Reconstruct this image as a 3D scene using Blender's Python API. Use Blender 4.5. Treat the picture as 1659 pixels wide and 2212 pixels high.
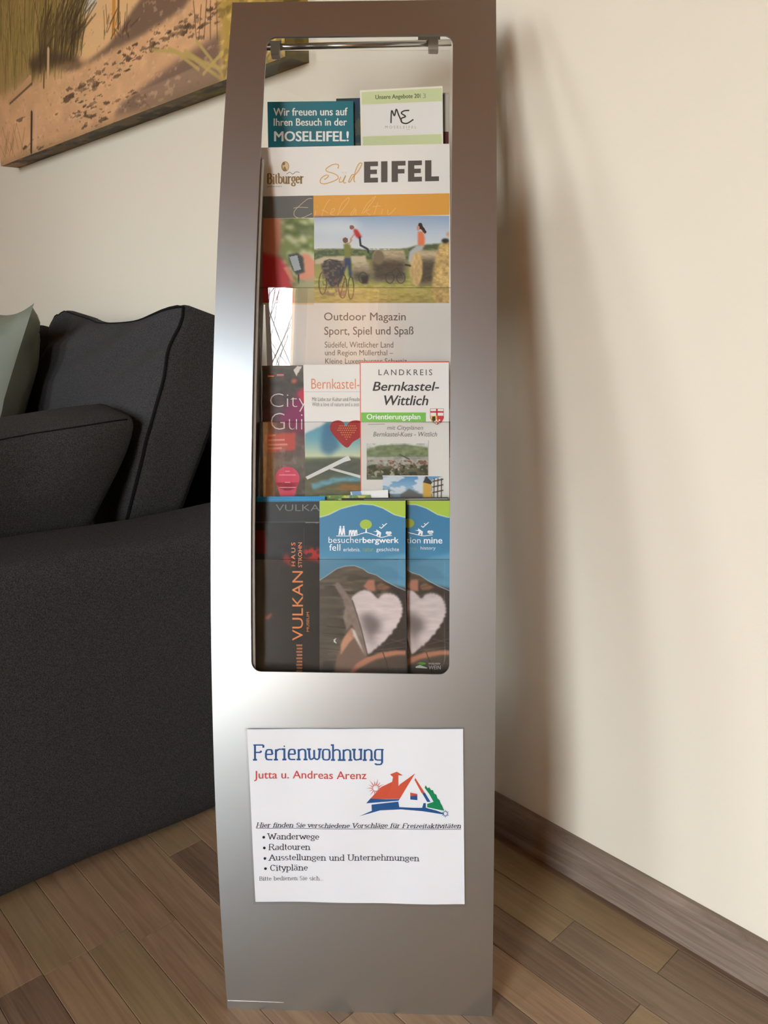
import bpy, math, random
import numpy as np
from mathutils import Vector
random.seed(7); RNG = np.random.default_rng(5)
for o in list(bpy.data.objects): bpy.data.objects.remove(o)
SC = bpy.context.scene; COL = SC.collection
D2R = math.radians
# ------------------------------------------------------------ camera
H = .781; PITCH = D2R(15); F = 1720.; CX, CY = 829.5, 1106.
CP, SP = math.cos(PITCH), math.sin(PITCH)
cam = bpy.data.cameras.new('camera'); cam.sensor_fit = 'VERTICAL'; cam.sensor_height = 24
cam.lens = F / 2212 * 24; cam.clip_start = .02
co = bpy.data.objects.new('camera', cam); COL.objects.link(co)
co.location = (0, 0, H); co.rotation_euler = (math.pi / 2 - PITCH, 0, 0); SC.camera = co
# ------------------------------------------------------------ colour / exposure
SC.view_settings.view_transform = 'Standard'; SC.view_settings.look = 'None'
SC.view_settings.gamma = 1; SC.view_settings.use_curve_mapping = False
SC.view_settings.exposure = 0.0
SKY = 26.5
# ------------------------------------------------------------ frames of the room
U = np.array([.6879, -.7258, 0]); M = np.array([.7258, .6879, 0]); WC = .8345   # along the wall / into the wall
WALL_W = -.015; ROOM_W = 2.75; S0, S1 = -3.0, 2.5; CEIL = 2.45
Z3 = np.array([0, 0, 1.])
def swz(s, w, z): return U * s + M * (WC - w) + Z3 * z
WINS = [(.0, 1.15, .06, 2.22), (-1.32, -.88, .75, 2.2), (-2.45, -1.95, .75, 2.2)]
world = bpy.data.worlds.new('sky'); SC.world = world; world.use_nodes = True
nt = world.node_tree; nt.nodes.clear()
tc = nt.nodes.new('ShaderNodeTexCoord'); sp = nt.nodes.new('ShaderNodeSeparateXYZ'); rp = nt.nodes.new('ShaderNodeValToRGB')
mr = nt.nodes.new('ShaderNodeMapRange'); mr.inputs[1].default_value = -.3; mr.inputs[2].default_value = .6
bg = nt.nodes.new('ShaderNodeBackground'); ow = nt.nodes.new('ShaderNodeOutputWorld')
nt.links.new(tc.outputs['Generated'], sp.inputs[0]); nt.links.new(sp.outputs[2], mr.inputs[0]); nt.links.new(mr.outputs[0], rp.inputs[0])
el = rp.color_ramp.elements
el[0].position = .0; el[0].color = (.14, .12, .08, 1); el[1].position = 1; el[1].color = (.78, .89, 1, 1)
e = rp.color_ramp.elements.new(.3); e.color = (.22, .20, .14, 1); e = rp.color_ramp.elements.new(.36); e.color = (.90, .95, 1, 1)
nt.links.new(rp.outputs[0], bg.inputs[0]); bg.inputs[1].default_value = SKY; nt.links.new(bg.outputs[0], ow.inputs[0])
for i, (a, b, c, d) in enumerate(WINS):      # sky portals in the window openings
    L = bpy.data.lights.new('window_portal', 'AREA'); L.shape = 'RECTANGLE'; L.size = b - a; L.size_y = d - c
    L.cycles.is_portal = True
    lo = bpy.data.objects.new('window_portal', L); COL.objects.link(lo)
    lo.location = swz((a + b) / 2, ROOM_W + .02, (c + d) / 2)
    lo.rotation_euler = Vector(tuple(M)).to_track_quat('-Z', 'Y').to_euler()
# ------------------------------------------------------------ helpers
def lin(c):
    c = np.asarray(c, float) / 255.
    return np.where(c <= .04045, c / 12.92, ((c + .055) / 1.055) ** 2.4)
def mat(name, col=(200, 200, 200), rough=.6, metal=0., spec=.5, attr=False, **k):
    m = bpy.data.materials.new(name); m.use_nodes = True; n = m.node_tree; b = n.nodes['Principled BSDF']
    b.inputs['Base Color'].default_value = (*lin(col), 1); b.inputs['Roughness'].default_value = rough
    b.inputs['Metallic'].default_value = metal; b.inputs['Specular IOR Level'].default_value = spec
    if attr:
        a = n.nodes.new('ShaderNodeAttribute'); a.attribute_name = 'Col'; n.links.new(a.outputs[0], b.inputs['Base Color'])
    return m
def nd(m, t, **k):
    n = m.node_tree.nodes.new(t)
    for a, v in k.items():
        if a.startswith('i_'): n.inputs[a[2:].replace('_', ' ')].default_value = v
        else: setattr(n, a, v)
    return n
def bump(m, scale, strength, dist=.001, detail=4, coord='Object', vec=None, kind='ShaderNodeTexNoise'):
    b = m.node_tree.nodes['Principled BSDF']; t = nd(m, 'ShaderNodeTexCoord'); mp = nd(m, 'ShaderNodeMapping')
    if vec: mp.inputs['Scale'].default_value = vec
    n = nd(m, kind); n.inputs['Scale'].default_value = scale
    if 'Detail' in n.inputs: n.inputs['Detail'].default_value = detail
    bp = nd(m, 'ShaderNodeBump'); bp.inputs['Strength'].default_value = strength; bp.inputs['Distance'].default_value = dist
    l = m.node_tree.links; l.new(t.outputs[coord], mp.inputs[0]); l.new(mp.outputs[0], n.inputs['Vector'])
    l.new(n.outputs[0], bp.inputs['Height']); l.new(bp.outputs[0], b.inputs['Normal'])
    return n
def mixcol(m, noise, c0, c1, p0=.3, p1=.7):
    r = nd(m, 'ShaderNodeValToRGB'); e = r.color_ramp.elements
    e[0].position = p0; e[1].position = p1; e[0].color = (*lin(c0), 1); e[1].color = (*lin(c1), 1)
    m.node_tree.links.new(noise.outputs[0], r.inputs[0]); m.node_tree.links.new(r.outputs[0], m.node_tree.nodes['Principled BSDF'].inputs['Base Color'])
    return r
def clear_mat(name, tint=(1, 1, 1), ior=1.49, rough=0.0, base=0.0):
    m = bpy.data.materials.new(name); m.use_nodes = True; n = m.node_tree; n.nodes.clear()
    o = n.nodes.new('ShaderNodeOutputMaterial'); mx = n.nodes.new('ShaderNodeMixShader'); tr = n.nodes.new('ShaderNodeBsdfTransparent')
    gl = n.nodes.new('ShaderNodeBsdfGlossy'); fr = n.nodes.new('ShaderNodeFresnel'); fr.inputs[0].default_value = ior
    tr.inputs[0].default_value = (*tint, 1); gl.inputs['Roughness'].default_value = rough; gl.inputs[0].default_value = (1, 1, 1, 1)
    geo = n.nodes.new('ShaderNodeNewGeometry'); iorm = n.nodes.new('ShaderNodeMath'); iorm.operation = 'ADD'; iorm.inputs[1].default_value = base
    n.links.new(fr.outputs[0], iorm.inputs[0])
    n.links.new(iorm.outputs[0], mx.inputs[0]); n.links.new(tr.outputs[0], mx.inputs[1]); n.links.new(gl.outputs[0], mx.inputs[2]); n.links.new(mx.outputs[0], o.inputs[0])
    return m
def link(name, me, m, parent=None, smooth=False):
    o = bpy.data.objects.new(name, me); COL.objects.link(o)
    if m: me.materials.append(m)
    if parent is not None: o.parent = parent
    if smooth: me.shade_smooth()
    return o
def mesh(name, vs, fs, m, parent=None, smooth=False, cols=None, corner=False):
    """vs in world space; stored relative to the root parent's location"""
    off = np.zeros(3); p = parent
    while p is not None: off = off + np.array(p.location); p = p.parent
    vs = np.asarray(vs, float).reshape(-1, 3) - off
    me = bpy.data.meshes.new(name); me.from_pydata(vs.tolist(), [], [tuple(int(i) for i in f) for f in fs]); me.update()
    if cols is not None:
        at = me.color_attributes.new('Col', 'FLOAT_COLOR', 'CORNER' if corner else 'POINT')
        c = np.ones((len(cols), 4)); c[:, :3] = cols; at.data.foreach_set('color', c.ravel())
    return link(name, me, m, parent, smooth)
def tag(o, label, cat, group=None, kind=None):
    if label: o['label'] = label
    if cat: o['category'] = cat
    if group: o['group'] = group
    if kind: o['kind'] = kind
    return o
def thing(name, label, cat, loc, group=None):
    o = bpy.data.objects.new(name, None); o.empty_display_size = .02; COL.objects.link(o); o.location = tuple(loc)
    return tag(o, label, cat, group)
BOXF = [(0, 3, 2, 1), (4, 5, 6, 7), (0, 1, 5, 4), (1, 2, 6, 5), (2, 3, 7, 6), (3, 0, 4, 7)]
def box8(o, ax, ay, az):   # corner + three edge vectors
    o, ax, ay, az = map(np.asarray, (o, ax, ay, az))
    return [o, o + ax, o + ax + ay, o + ay, o + az, o + ax + az, o + ax + ay + az, o + ay + az]
class MB:
    def __init__(s): s.v = []; s.f = []
    def add(s, vs, fs):
        k = len(s.v); s.v += [np.asarray(x, float) for x in vs]; s.f += [tuple(i + k for i in f) for f in fs]; return s
    def box(s, *a): return s.add(box8(*a), BOXF)
    def tube(s, pts, r, n=8, cap=True):
        pts = [np.asarray(p, float) for p in pts]; rs = r if hasattr(r, '__len__') else [r] * len(pts); vs = []; fs = []
        ref = None
        for i, p in enumerate(pts):
            t = pts[min(i + 1, len(pts) - 1)] - pts[max(i - 1, 0)]; t = t / (np.linalg.norm(t) + 1e-12)
            if ref is None: ref = np.array([0, 0, 1.]) if abs(t[2]) < .9 else np.array([1., 0, 0])
            x = np.cross(t, ref); x /= np.linalg.norm(x); y = np.cross(x, t); ref = y
            for j in range(n):
                a = 2 * math.pi * j / n; vs.append(p + (x * math.cos(a) + y * math.sin(a)) * rs[i])
        for i in range(len(pts) - 1):
            for j in range(n): fs.append((i * n + j, i * n + (j + 1) % n, (i + 1) * n + (j + 1) % n, (i + 1) * n + j))
        if cap: fs.append(tuple(range(n))[::-1]); fs.append(tuple((len(pts) - 1) * n + j for j in range(n)))
        return s.add(vs, fs)
    def build(s, name, m, parent=None, smooth=False): return mesh(name, s.v, s.f, m, parent, smooth)
def bevel(o, w, seg=2):
    b = o.modifiers.new('bevel', 'BEVEL'); b.width = w; b.segments = seg; b.limit_method = 'ANGLE'; return o
def cr(pts, n=6, closed=False):        # catmull-rom
    P = [np.asarray(p, float) for p in pts]; out = []
    N = len(P); rng = range(N if closed else N - 1)
    for i in rng:
        if closed: a, b, c, d = P[(i - 1) % N], P[i], P[(i + 1) % N], P[(i + 2) % N]
        else: a, b, c, d = P[max(i - 1, 0)], P[i], P[i + 1], P[min(i + 2, N - 1)]
        for k in range(n):
            t = k / n; out.append(.5 * ((2 * b) + (c - a) * t + (2 * a - 5 * b + 4 * c - d) * t * t + (3 * b - a - 3 * c + d) * t ** 3))
    if not closed: out.append(P[-1])
    return out
# photograph pixel -> point on a plane of the place
def ray(px, py):
    x = (px - CX) / F; y = (py - CY) / F
    return np.array([x, CP - y * SP, -(y * CP + SP)])
CAM = np.array([0, 0, H])
def hit(px, py, n, k):
    r = ray(px, py); return CAM + r * ((k - n @ CAM) / (n @ r))
class Plane:
    def __init__(s, px, py, depth, lean, yaw=2.):
        L = D2R(lean); y = D2R(yaw)
        s.n = np.array([-math.sin(y) * math.cos(L), -math.cos(y) * math.cos(L), math.sin(L)])
        s.p = CAM + ray(px, py) * depth; s.k = s.n @ s.p
    def at(s, px, py, off=0.):      # off = towards the viewer
        return hit(px, py, s.n, s.k + off)
    def shift(s, d):
        q = object.__new__(Plane); q.n = s.n; q.k = s.k + d; q.p = s.p; return q
# ------------------------------------------------------------ print painter
LAY = .00006
def poly_mask(X, Y, pts):
    m = np.zeros(X.shape, bool); n = len(pts)
    for i in range(n):
        x0, y0 = pts[i]; x1, y1 = pts[(i + 1) % n]
        if y0 == y1: continue
        c = ((Y >= min(y0, y1)) & (Y < max(y0, y1))); m ^= c & (X < x0 + (Y - y0) * (x1 - x0) / (y1 - y0))
    return m.astype(float)
def blur(a, k):
    k = int(round(k))
    if k < 1: return a
    for ax in (0, 1):
        for _ in range(2):
            p = np.concatenate([np.repeat(np.take(a, [0], ax), k, ax), a, np.repeat(np.take(a, [-1], ax), k, ax)], ax)
            c = np.cumsum(p, ax); z = np.zeros_like(np.take(c, [0], ax)); c = np.concatenate([z, c], ax)
            n = a.shape[ax]; a = (np.take(c, range(2 * k + 1, 2 * k + 1 + n), ax) - np.take(c, range(0, n), ax)) / (2 * k + 1)
    return a
def vnoise(X, Y, sx, sy, seed=0, octv=3):
    out = 0; amp = 1; tot = 0; r = np.random.default_rng(seed)
    for o in range(octv):
        T = r.random((64, 64)); gx = X / sx; gy = Y / sy; ix = np.floor(gx).astype(int); iy = np.floor(gy).astype(int)
        fx = gx - ix; fy = gy - iy; fx = fx * fx * (3 - 2 * fx); fy = fy * fy * (3 - 2 * fy)
        g = lambda a, b: T[a % 64, b % 64]
        out = out + amp * ((g(ix, iy) * (1 - fx) + g(ix + 1, iy) * fx) * (1 - fy) + (g(ix, iy + 1) * (1 - fx) + g(ix + 1, iy + 1) * fx) * fy)
        tot += amp; amp *= .5; sx /= 2; sy /= 2
    return out / tot
class Pic:
    def __init__(s, x0, y0, x1, y1, step):
        s.nx = max(2, int(round(abs(x1 - x0) / step)) + 1); s.ny = max(2, int(round(abs(y1 - y0) / step)) + 1)
        s.X, s.Y = np.meshgrid(np.linspace(x0, x1, s.nx), np.linspace(y0, y1, s.ny)); s.st = step
        s.c = np.zeros(s.X.shape + (3,)) + 128.
    def mask(s, m, col, a=1.):
        col = np.asarray(col, float); m = (m * a)[..., None]; s.c = s.c * (1 - m) + col * m; return s
    def poly(s, pts, col, b=0, a=1.): return s.mask(blur(poly_mask(s.X, s.Y, pts), b / s.st), col, a)
    def ell(s, x, y, rx, ry, col, b=0, a=1.): return s.mask(blur((((s.X - x) / rx) ** 2 + ((s.Y - y) / ry) ** 2 < 1).astype(float), b / s.st), col, a)
    def line(s, pts, w, col, a=1., soft=None):
        d = np.full(s.X.shape, 1e9)
        for (x0, y0), (x1, y1) in zip(pts[:-1], pts[1:]):
            L = (x1 - x0) ** 2 + (y1 - y0) ** 2 + 1e-12; t = np.clip(((s.X - x0) * (x1 - x0) + (s.Y - y0) * (y1 - y0)) / L, 0, 1)
            d = np.minimum(d, np.hypot(s.X - x0 - t * (x1 - x0), s.Y - y0 - t * (y1 - y0)))
        soft = soft or s.st
        return s.mask(np.clip((w / 2 + soft / 2 - d) / soft, 0, 1), col, a)
    def grad(s, stops):   # vertical
        ys = [q[0] for q in stops]
        for k in range(3): s.c[..., k] = np.interp(s.Y, ys, [q[1][k] for q in stops])
        return s
    def tex(s, sx, sy, amt, seed=1, m=None, octv=3):
        n = (vnoise(s.X, s.Y, sx, sy, seed, octv) - .5) * 2 * amt; n = n if m is None else n * m
        s.c = np.clip(s.c * (1 + n[..., None]), 0, 255); return s
    def speck(s, m, sx, sy, col, thr, seed=3, a=1., octv=3):
        n = vnoise(s.X, s.Y, sx, sy, seed, octv); return s.mask(np.clip((n - thr) * 12, 0, 1) * m, col, a)
    def build(s, name, M_, layer, m, parent):
        V = np.array([M_(x, y, layer) for x, y in zip(s.X.ravel(), s.Y.ravel())])
        nx, ny = s.nx, s.ny; fs = [(j * nx + i, (j + 1) * nx + i, (j + 1) * nx + i + 1, j * nx + i + 1) for j in range(ny - 1) for i in range(nx - 1)]
        return mesh(name, V, fs, m, parent, cols=lin(np.clip(s.c, 0, 255)).reshape(-1, 3), smooth=True)
def glyphs(txt, bold=0., shear=0., space=1.):
    cu = bpy.data.curves.new('t', 'FONT'); cu.body = txt; cu.offset = bold; cu.shear = shear; cu.space_character = space
    cu.resolution_u = 3; cu.fill_mode = 'FRONT'; o = bpy.data.objects.new('t', cu); COL.objects.link(o)
    dg = bpy.context.evaluated_depsgraph_get(); me = bpy.data.meshes.new_from_object(o.evaluated_get(dg))
    v = np.array([q.co[:2] for q in me.vertices]); f = [tuple(p.vertices) for p in me.polygons]
    bpy.data.objects.remove(o); bpy.data.curves.remove(cu); bpy.data.meshes.remove(me); return v, f
class Print:      # flat coloured shapes in (x, y) sheet coordinates, mapped by M_(x, y, off)
    def __init__(s): s.v = []; s.f = []; s.c = []
    def add(s, pts, fs, col, lay):
        k = len(s.v); s.v += [(p[0], p[1], lay) for p in pts]; c = lin(col); s.c += [c] * len(pts); s.f += [tuple(i + k for i in f) for f in fs]; return s
    def poly(s, pts, col, lay=1, sub=0): return s.add(pts, [tuple(range(len(pts)))], col, lay)
    def quad(s, x0, y0, x1, y1, col, lay=1, n=1):
        p = []; 
        for i in range(n + 1):
            y = y0 + (y1 - y0) * i / n; p += [(x0, y), (x1, y)]
        return s.add(p, [(2 * i, 2 * i + 1, 2 * i + 3, 2 * i + 2) for i in range(n)], col, lay)
    def ell(s, x, y, rx, ry, col, lay=1, n=20): return s.poly([(x + rx * math.cos(2 * math.pi * i / n), y + ry * math.sin(2 * math.pi * i / n)) for i in range(n)], col, lay)
    def ribbon(s, pts, w, col, lay=2, thin=None, closed=False):
        P = [np.asarray(p, float)[:2] for p in pts]; L = []; R = []; n = len(P)
        for i in range(n):
            t = P[(i + 1) % n if closed else min(i + 1, n - 1)] - P[i - 1 if closed or i else 0]; t = t / (np.linalg.norm(t) + 1e-9); nn = np.array([-t[1], t[0]])
            ww = w if thin is None else thin + (w - thin) * abs(t[1]) ** 1.5
            L.append(P[i] + nn * ww / 2); R.append(P[i] - nn * ww / 2)
        fs = [(i, i + 1, n + i + 1, n + i) for i in range(n - 1)] + ([(n - 1, 0, n, 2 * n - 1)] if closed else [])
        return s.add(L + R, fs, col, lay)
    def text(s, t, x0, y0, x1, y1, col, lay=2, bold=0., shear=0., space=1., slope=0., rot=0):
        if bold > 0:
            d = bold * .75 * (y1 - y0 if not rot else x1 - x0)
            for dx, dy in ((0, 0), (d, 0), (-d, 0), (0, d * .45), (0, -d * .45), (d * .5, 0), (-d * .5, 0)):
                lay += .08; s.text(t, x0 + d + dx, y0 + d * .45 + dy, x1 - d + dx, y1 - d * .45 + dy, col, lay, 0., shear, space, slope, rot)
            return s
        v, f = glyphs(t, bold, shear, space); a = v.min(0); b = v.max(0); v = (v - a) / (b - a)
        if rot: pts = [(x0 + (1 - q[1]) * (x1 - x0), y1 - q[0] * (y1 - y0)) if False else (x0 + (x1 - x0) * (1 - q[1]) * 1., y1 - q[0] * (y1 - y0)) for q in v]
        else: pts = [(x0 + q[0] * (x1 - x0), y1 - q[1] * (y1 - y0) + slope * (q[0] - .5) * (x1 - x0)) for q in v]
        return s.add(pts, f, col, lay)
    def build(s, name, M_, m, parent): 
        return mesh(name, [M_(x, y, l) for x, y, l in s.v], s.f, m, parent, cols=np.array(s.c))
# slab-serif stroke letters: strokes in units (x-height .66, cap 1), 's' lists serif centres
def arc(cx, cy, rx, ry, a0, a1, n=10): return [(cx + rx * math.cos(D2R(a0 + (a1 - a0) * i / n)), cy + ry * math.sin(D2R(a0 + (a1 - a0) * i / n))) for i in range(n + 1)]
def st(x, a, b): return [(x, a), (x, b)]
G = {
 'H': (.95, [st(.15, 0, 1), st(.75, 0, 1), [(.15, .5), (.75, .5)]], [(.15, 0), (.15, 1), (.75, 0), (.75, 1)]),
 'S': (.68, [arc(.33, .73, .22, .25, 30, 270) + arc(.33, .25, .25, .24, 90, -150)], []),
 'V': (.85, [[(.08, 1), (.42, 0)], [(.42, 0), (.76, 1)]], [(.08, 1), (.76, 1)]),
 'F': (.78, [st(.15, 0, 1), [(.15, 1), (.68, 1), (.68, .8)], [(.15, .52), (.5, .52)]], [(.15, 0)]),
 'W': (1.2, [[(.08, 1), (.34, 0), (.58, .9), (.84, 0), (1.1, 1)]], [(.08, 1), (1.1, 1)]),
 'R': (.9, [st(.15, 0, 1), [(.15, 1)] + arc(.45, .76, .24, .24, 90, -90) + [(.15, .52)], [(.45, .52), (.78, 0)]], [(.15, 0), (.8, 0)]),
 'A': (.9, [[(.1, 0), (.44, 1), (.8, 0)], [(.22, .35), (.66, .35)]], [(.1, 0), (.8, 0)]),
 'U': (.9, [[(.15, 1)] + arc(.45, .3, .3, .3, 180, 360) + [(.75, 1)]], [(.15, 1), (.75, 1)]),
 'C': (.82, [arc(.44, .5, .32, .5, 40, 320)], [(.7, .85)]),
 'B': (.8, [st(.15, 0, 1), [(.15, 1)] + arc(.4, .76, .22, .24, 90, -90) + [(.15, .52)], [(.15, .52)] + arc(.42, .26, .27, .26, 90, -90) + [(.15, 0)]], []),
 'i': (.32, [st(.16, 0, .66), st(.16, .84, .96)], [(.16, 0), (.1, .66, .1)]),
 'l': (.32, [st(.16, 0, 1)], [(.16, 0), (.1, 1, .1)]),
 't': (.42, [[(.18, .92), (.18, .15)] + arc(.3, .12, .12, .12, 180, 300), [(.04, .66), (.36, .66)]], []),
 'f': (.42, [[(.18, 0), (.18, .8)] + arc(.31, .82, .13, .17, 180, 40), [(.04, .66), (.36, .66)]], [(.18, 0)]),
 'e': (.6, [[(.08, .36), (.5, .36)] + arc(.3, .34, .22, .32, 5, 320)], []),
 'c': (.56, [arc(.3, .33, .23, .33, 40, 320)], []),
 'o': (.64, [arc(.32, .33, .25, .33, 0, 360)], []),
 'a': (.62, [arc(.28, .5, .18, .16, 150, 0) + [(.46, .5), (.46, .08), (.58, .03)], arc(.27, .18, .19, .18, 70, 330)], []),
 'd': (.68, [st(.52, 0, 1), arc(.3, .33, .23, .33, 50, 320)], [(.56, 0, .1), (.47, 1, .1)]),
 'b': (.66, [st(.14, 0, 1), arc(.36, .33, .23, .33, 140, -140)], [(.08, 1, .1)]),
 'p': (.68, [st(.14, -.3, .66), arc(.36, .33, .23, .33, 140, -140)], [(.14, -.3), (.08, .66, .1)]),
 'g': (.62, [arc(.28, .42, .2, .24, 0, 360), arc(.3, -.1, .24, .17, 0, 360), [(.46, .62), (.6, .66)]], []),
 'n': (.72, [st(.15, 0, .66), arc(.36, .42, .2, .24, 170, 0) + [(.56, 0)]], [(.15, 0), (.56, 0), (.1, .66, .1)]),
 'h': (.72, [st(.15, 0, 1), arc(.36, .42, .2, .24, 170, 0) + [(.56, 0)]], [(.15, 0), (.56, 0), (.1, 1, .1)]),
 'm': (1.08, [st(.15, 0, .66), arc(.35, .42, .19, .24, 170, 0) + [(.54, 0)], arc(.73, .42, .19, .24, 170, 0) + [(.92, 0)]], [(.15, 0), (.54, 0), (.92, 0), (.1, .66, .1)]),
 'r': (.52, [st(.15, 0, .66), arc(.34, .45, .18, .2, 170, 45)], [(.15, 0), (.1, .66, .1)]),
 's': (.52, [arc(.26, .49, .16, .17, 40, 270) + arc(.26, .17, .18, .17, 90, -140)], []),
 'u': (.72, [[(.15, .66)] + arc(.34, .24, .19, .24, 180, 350) , st(.56, 0, .66)], [(.1, .66, .1), (.5, .66, .1), (.6, 0, .1)]),
 'v': (.62, [[(.06, .66), (.31, 0), (.56, .66)]], [(.06, .66), (.56, .66)]),
 'w': (.9, [[(.05, .66), (.24, 0), (.44, .6), (.64, 0), (.84, .66)]], [(.05, .66), (.84, .66)]),
 'y': (.62, [[(.06, .66), (.32, .02)], [(.56, .66), (.3, -.2), (.16, -.3), (.08, -.24)]], [(.06, .66), (.56, .66)]),
 'z': (.55, [[(.08, .64), (.46, .64)], [(.46, .64), (.08, .02)], [(.08, .02), (.48, .02)]], []),
 'k': (.68, [st(.15, 0, 1), [(.15, .28), (.5, .66)], [(.28, .4), (.56, 0)]], [(.15, 0), (.56, 0), (.1, 1, .1), (.5, .66, .1)]),
 '.': (.25, [st(.12, 0, .1)], []), ' ': (.38, [], []),
}
G['ä'] = (.62, G['a'][1] + [st(.16, .84, .96), st(.4, .84, .96)], []); G['ü'] = (.72, G['u'][1] + [st(.22, .84, .96), st(.48, .84, .96)], G['u'][2])
# angular logo capitals/minuscules for the notice heading
GF = {
 'F': (.72, [[(.12, 0), (.12, 1)], [(.02, 1), (.66, 1), (.66, .82)], [(.12, .5), (.5, .5), (.5, .62)]], [(.12, 0)]),
 'e': (.62, [[(.12, .36), (.52, .36), (.46, .68), (.18, .68), (.1, .5), (.1, .12), (.2, 0), (.52, 0)]], []),
 'r': (.5, [[(.12, 0), (.12, .7)], [(.12, .55), (.3, .7), (.46, .7)]], [(.12, 0)]),
 'i': (.34, [[(.16, 0), (.16, .7)], [(.12, .9), (.2, .9)]], [(.16, 0), (.1, .7, .12)]),
 'n': (.68, [[(.12, 0), (.12, .7)], [(.12, .58), (.32, .7), (.52, .66), (.56, .5), (.56, 0)]], [(.12, 0), (.56, 0)]),
 'w': (.9, [[(.1, .7), (.14, .1), (.24, 0), (.44, .12), (.44, .66)], [(.44, .12), (.62, 0), (.76, .1), (.8, .7)]], [(.1, .7), (.8, .7)]),
 'o': (.64, [[(.1, .1), (.1, .6), (.2, .7), (.46, .7), (.54, .6), (.54, .1), (.44, 0), (.2, 0), (.1, .1)]], []),
 'h': (.68, [[(.12, 0), (.12, 1)], [(.12, .58), (.32, .7), (.52, .66), (.56, .5), (.56, 0)]], [(.12, 0), (.56, 0), (.08, 1, .1)]),
 'u': (.68, [[(.12, .7), (.12, .12), (.22, 0), (.46, .04), (.56, .14)], [(.56, 0), (.56, .7)]], [(.1, .7, .12), (.52, .7, .12)]),
 'g': (.66, [[(.56, .7), (.56, -.2), (.46, -.3), (.14, -.3), (.14, -.22)], [(.66, .7), (.2, .7), (.1, .6), (.1, .1), (.2, 0), (.56, 0)]], []),
}
def stroke_text(P, txt, x0, x1, ybase, cap, col, lay=3, thick=.13, thin=.05, font=G, slope=0., shear=0., serif=.3, sx=None):
    w = sum(font[c][0] for c in txt); k = (x1 - x0) / w; x = 0
    def mp(px, py): X = x0 + (x + px + shear * py) * k; return (X, ybase - py * cap + slope * (X - x0))
    for c in txt:
        adv, strokes, ser = font[c]
        for s_ in strokes:
            if len(s_) <= 9:
                for q0, q1 in zip(s_[:-1], s_[1:]): P.ribbon([mp(*q0), mp(*q1)], thick * cap, col, lay, thin * cap)
            else: P.ribbon([mp(*q) for q in s_], thick * cap, col, lay, thin * cap)
        for q in ser:
            hw = (q[2] if len(q) > 2 else serif / 2); P.ribbon([mp(q[0] - hw, q[1]), mp(q[0] + hw, q[1])], thin * cap * 1.3, col, lay)
        x += adv
# ------------------------------------------------------------ materials
M_print = mat('printed_paper', attr=True, rough=.42, spec=.35)
M_printm = mat('printed_card', attr=True, rough=.62, spec=.3)
M_gloss = mat('glossy_black_print', attr=True, rough=.32, spec=.18)
M_paper = mat('white_paper', (236, 234, 230), .6, spec=.3)
M_alu = mat('anodised_aluminium', (196, 204, 208), .36, metal=1.)
bump(M_alu, 900, .05, .0002, 2, vec=(1, 1, .15))
M_edge = mat('sheet_edge', (215, 213, 208), .3, metal=1.)
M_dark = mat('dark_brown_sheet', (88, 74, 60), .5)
M_chrome = mat('satin_steel', (200, 198, 194), .2, metal=1.)
M_clip = mat('grey_plastic_clip', (165, 155, 145), .3)
M_acr = clear_mat('clear_acrylic', (.995, .995, .99), 1.49, base=.0)
M_acre = clear_mat('acrylic_edge', (.72, .70, .66), 1.49)
M_lam = clear_mat('laminate_film', (.93, .93, .93), 1.3, .12)
M_wall = mat('painted_wall', (238, 228, 210), .9, spec=.2); bump(M_wall, 260, .25, .0006, 3)
M_ceil = mat('wooden_ceiling', (190, 128, 74), .6); n_ = bump(M_ceil, 3, .2, .001, 4, vec=(1, 14, 1)); mixcol(M_ceil, n_, (176, 118, 60), (202, 147, 84))
M_fab = mat('charcoal_fabric', (52, 51, 52), .95, spec=.15); n_ = bump(M_fab, 700, .8, .0012, 2); mixcol(M_fab, n_, (46, 45, 46), (76, 74, 74), .35, .65)
M_pipe = mat('dark_piping', (26, 25, 26), .95, spec=.1)
M_green = mat('sage_satin', (128, 134, 118), .5, spec=.4); bump(M_green, 9, .5, .01, 3)
M_frame = mat('window_frame_wood', (205, 150, 80), .5)
M_glass = clear_mat('window_glass', (.96, .97, .96), 1.5)
M_curt = mat('orange_curtain', (232, 160, 80), .9)
_n = M_curt.node_tree; _t = _n.nodes.new('ShaderNodeBsdfTranslucent'); _t.inputs[0].default_value = (*lin((252, 206, 140)), 1); _m = _n.nodes.new('ShaderNodeMixShader'); _m.inputs[0].default_value = .7
_o = [q for q in _n.nodes if q.type == 'OUTPUT_MATERIAL'][0]; _n.links.new(_n.nodes['Principled BSDF'].outputs[0], _m.inputs[1]); _n.links.new(_t.outputs[0], _m.inputs[2]); _n.links.new(_m.outputs[0], _o.inputs[0])
M_bark = mat('bark', (70, 60, 52), .9)
M_bb = mat('grey_wood_baseboard', (140, 122, 108), .55); n_ = bump(M_bb, 9, .25, .0004, 6, vec=(1, 1, 1)); 
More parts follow.
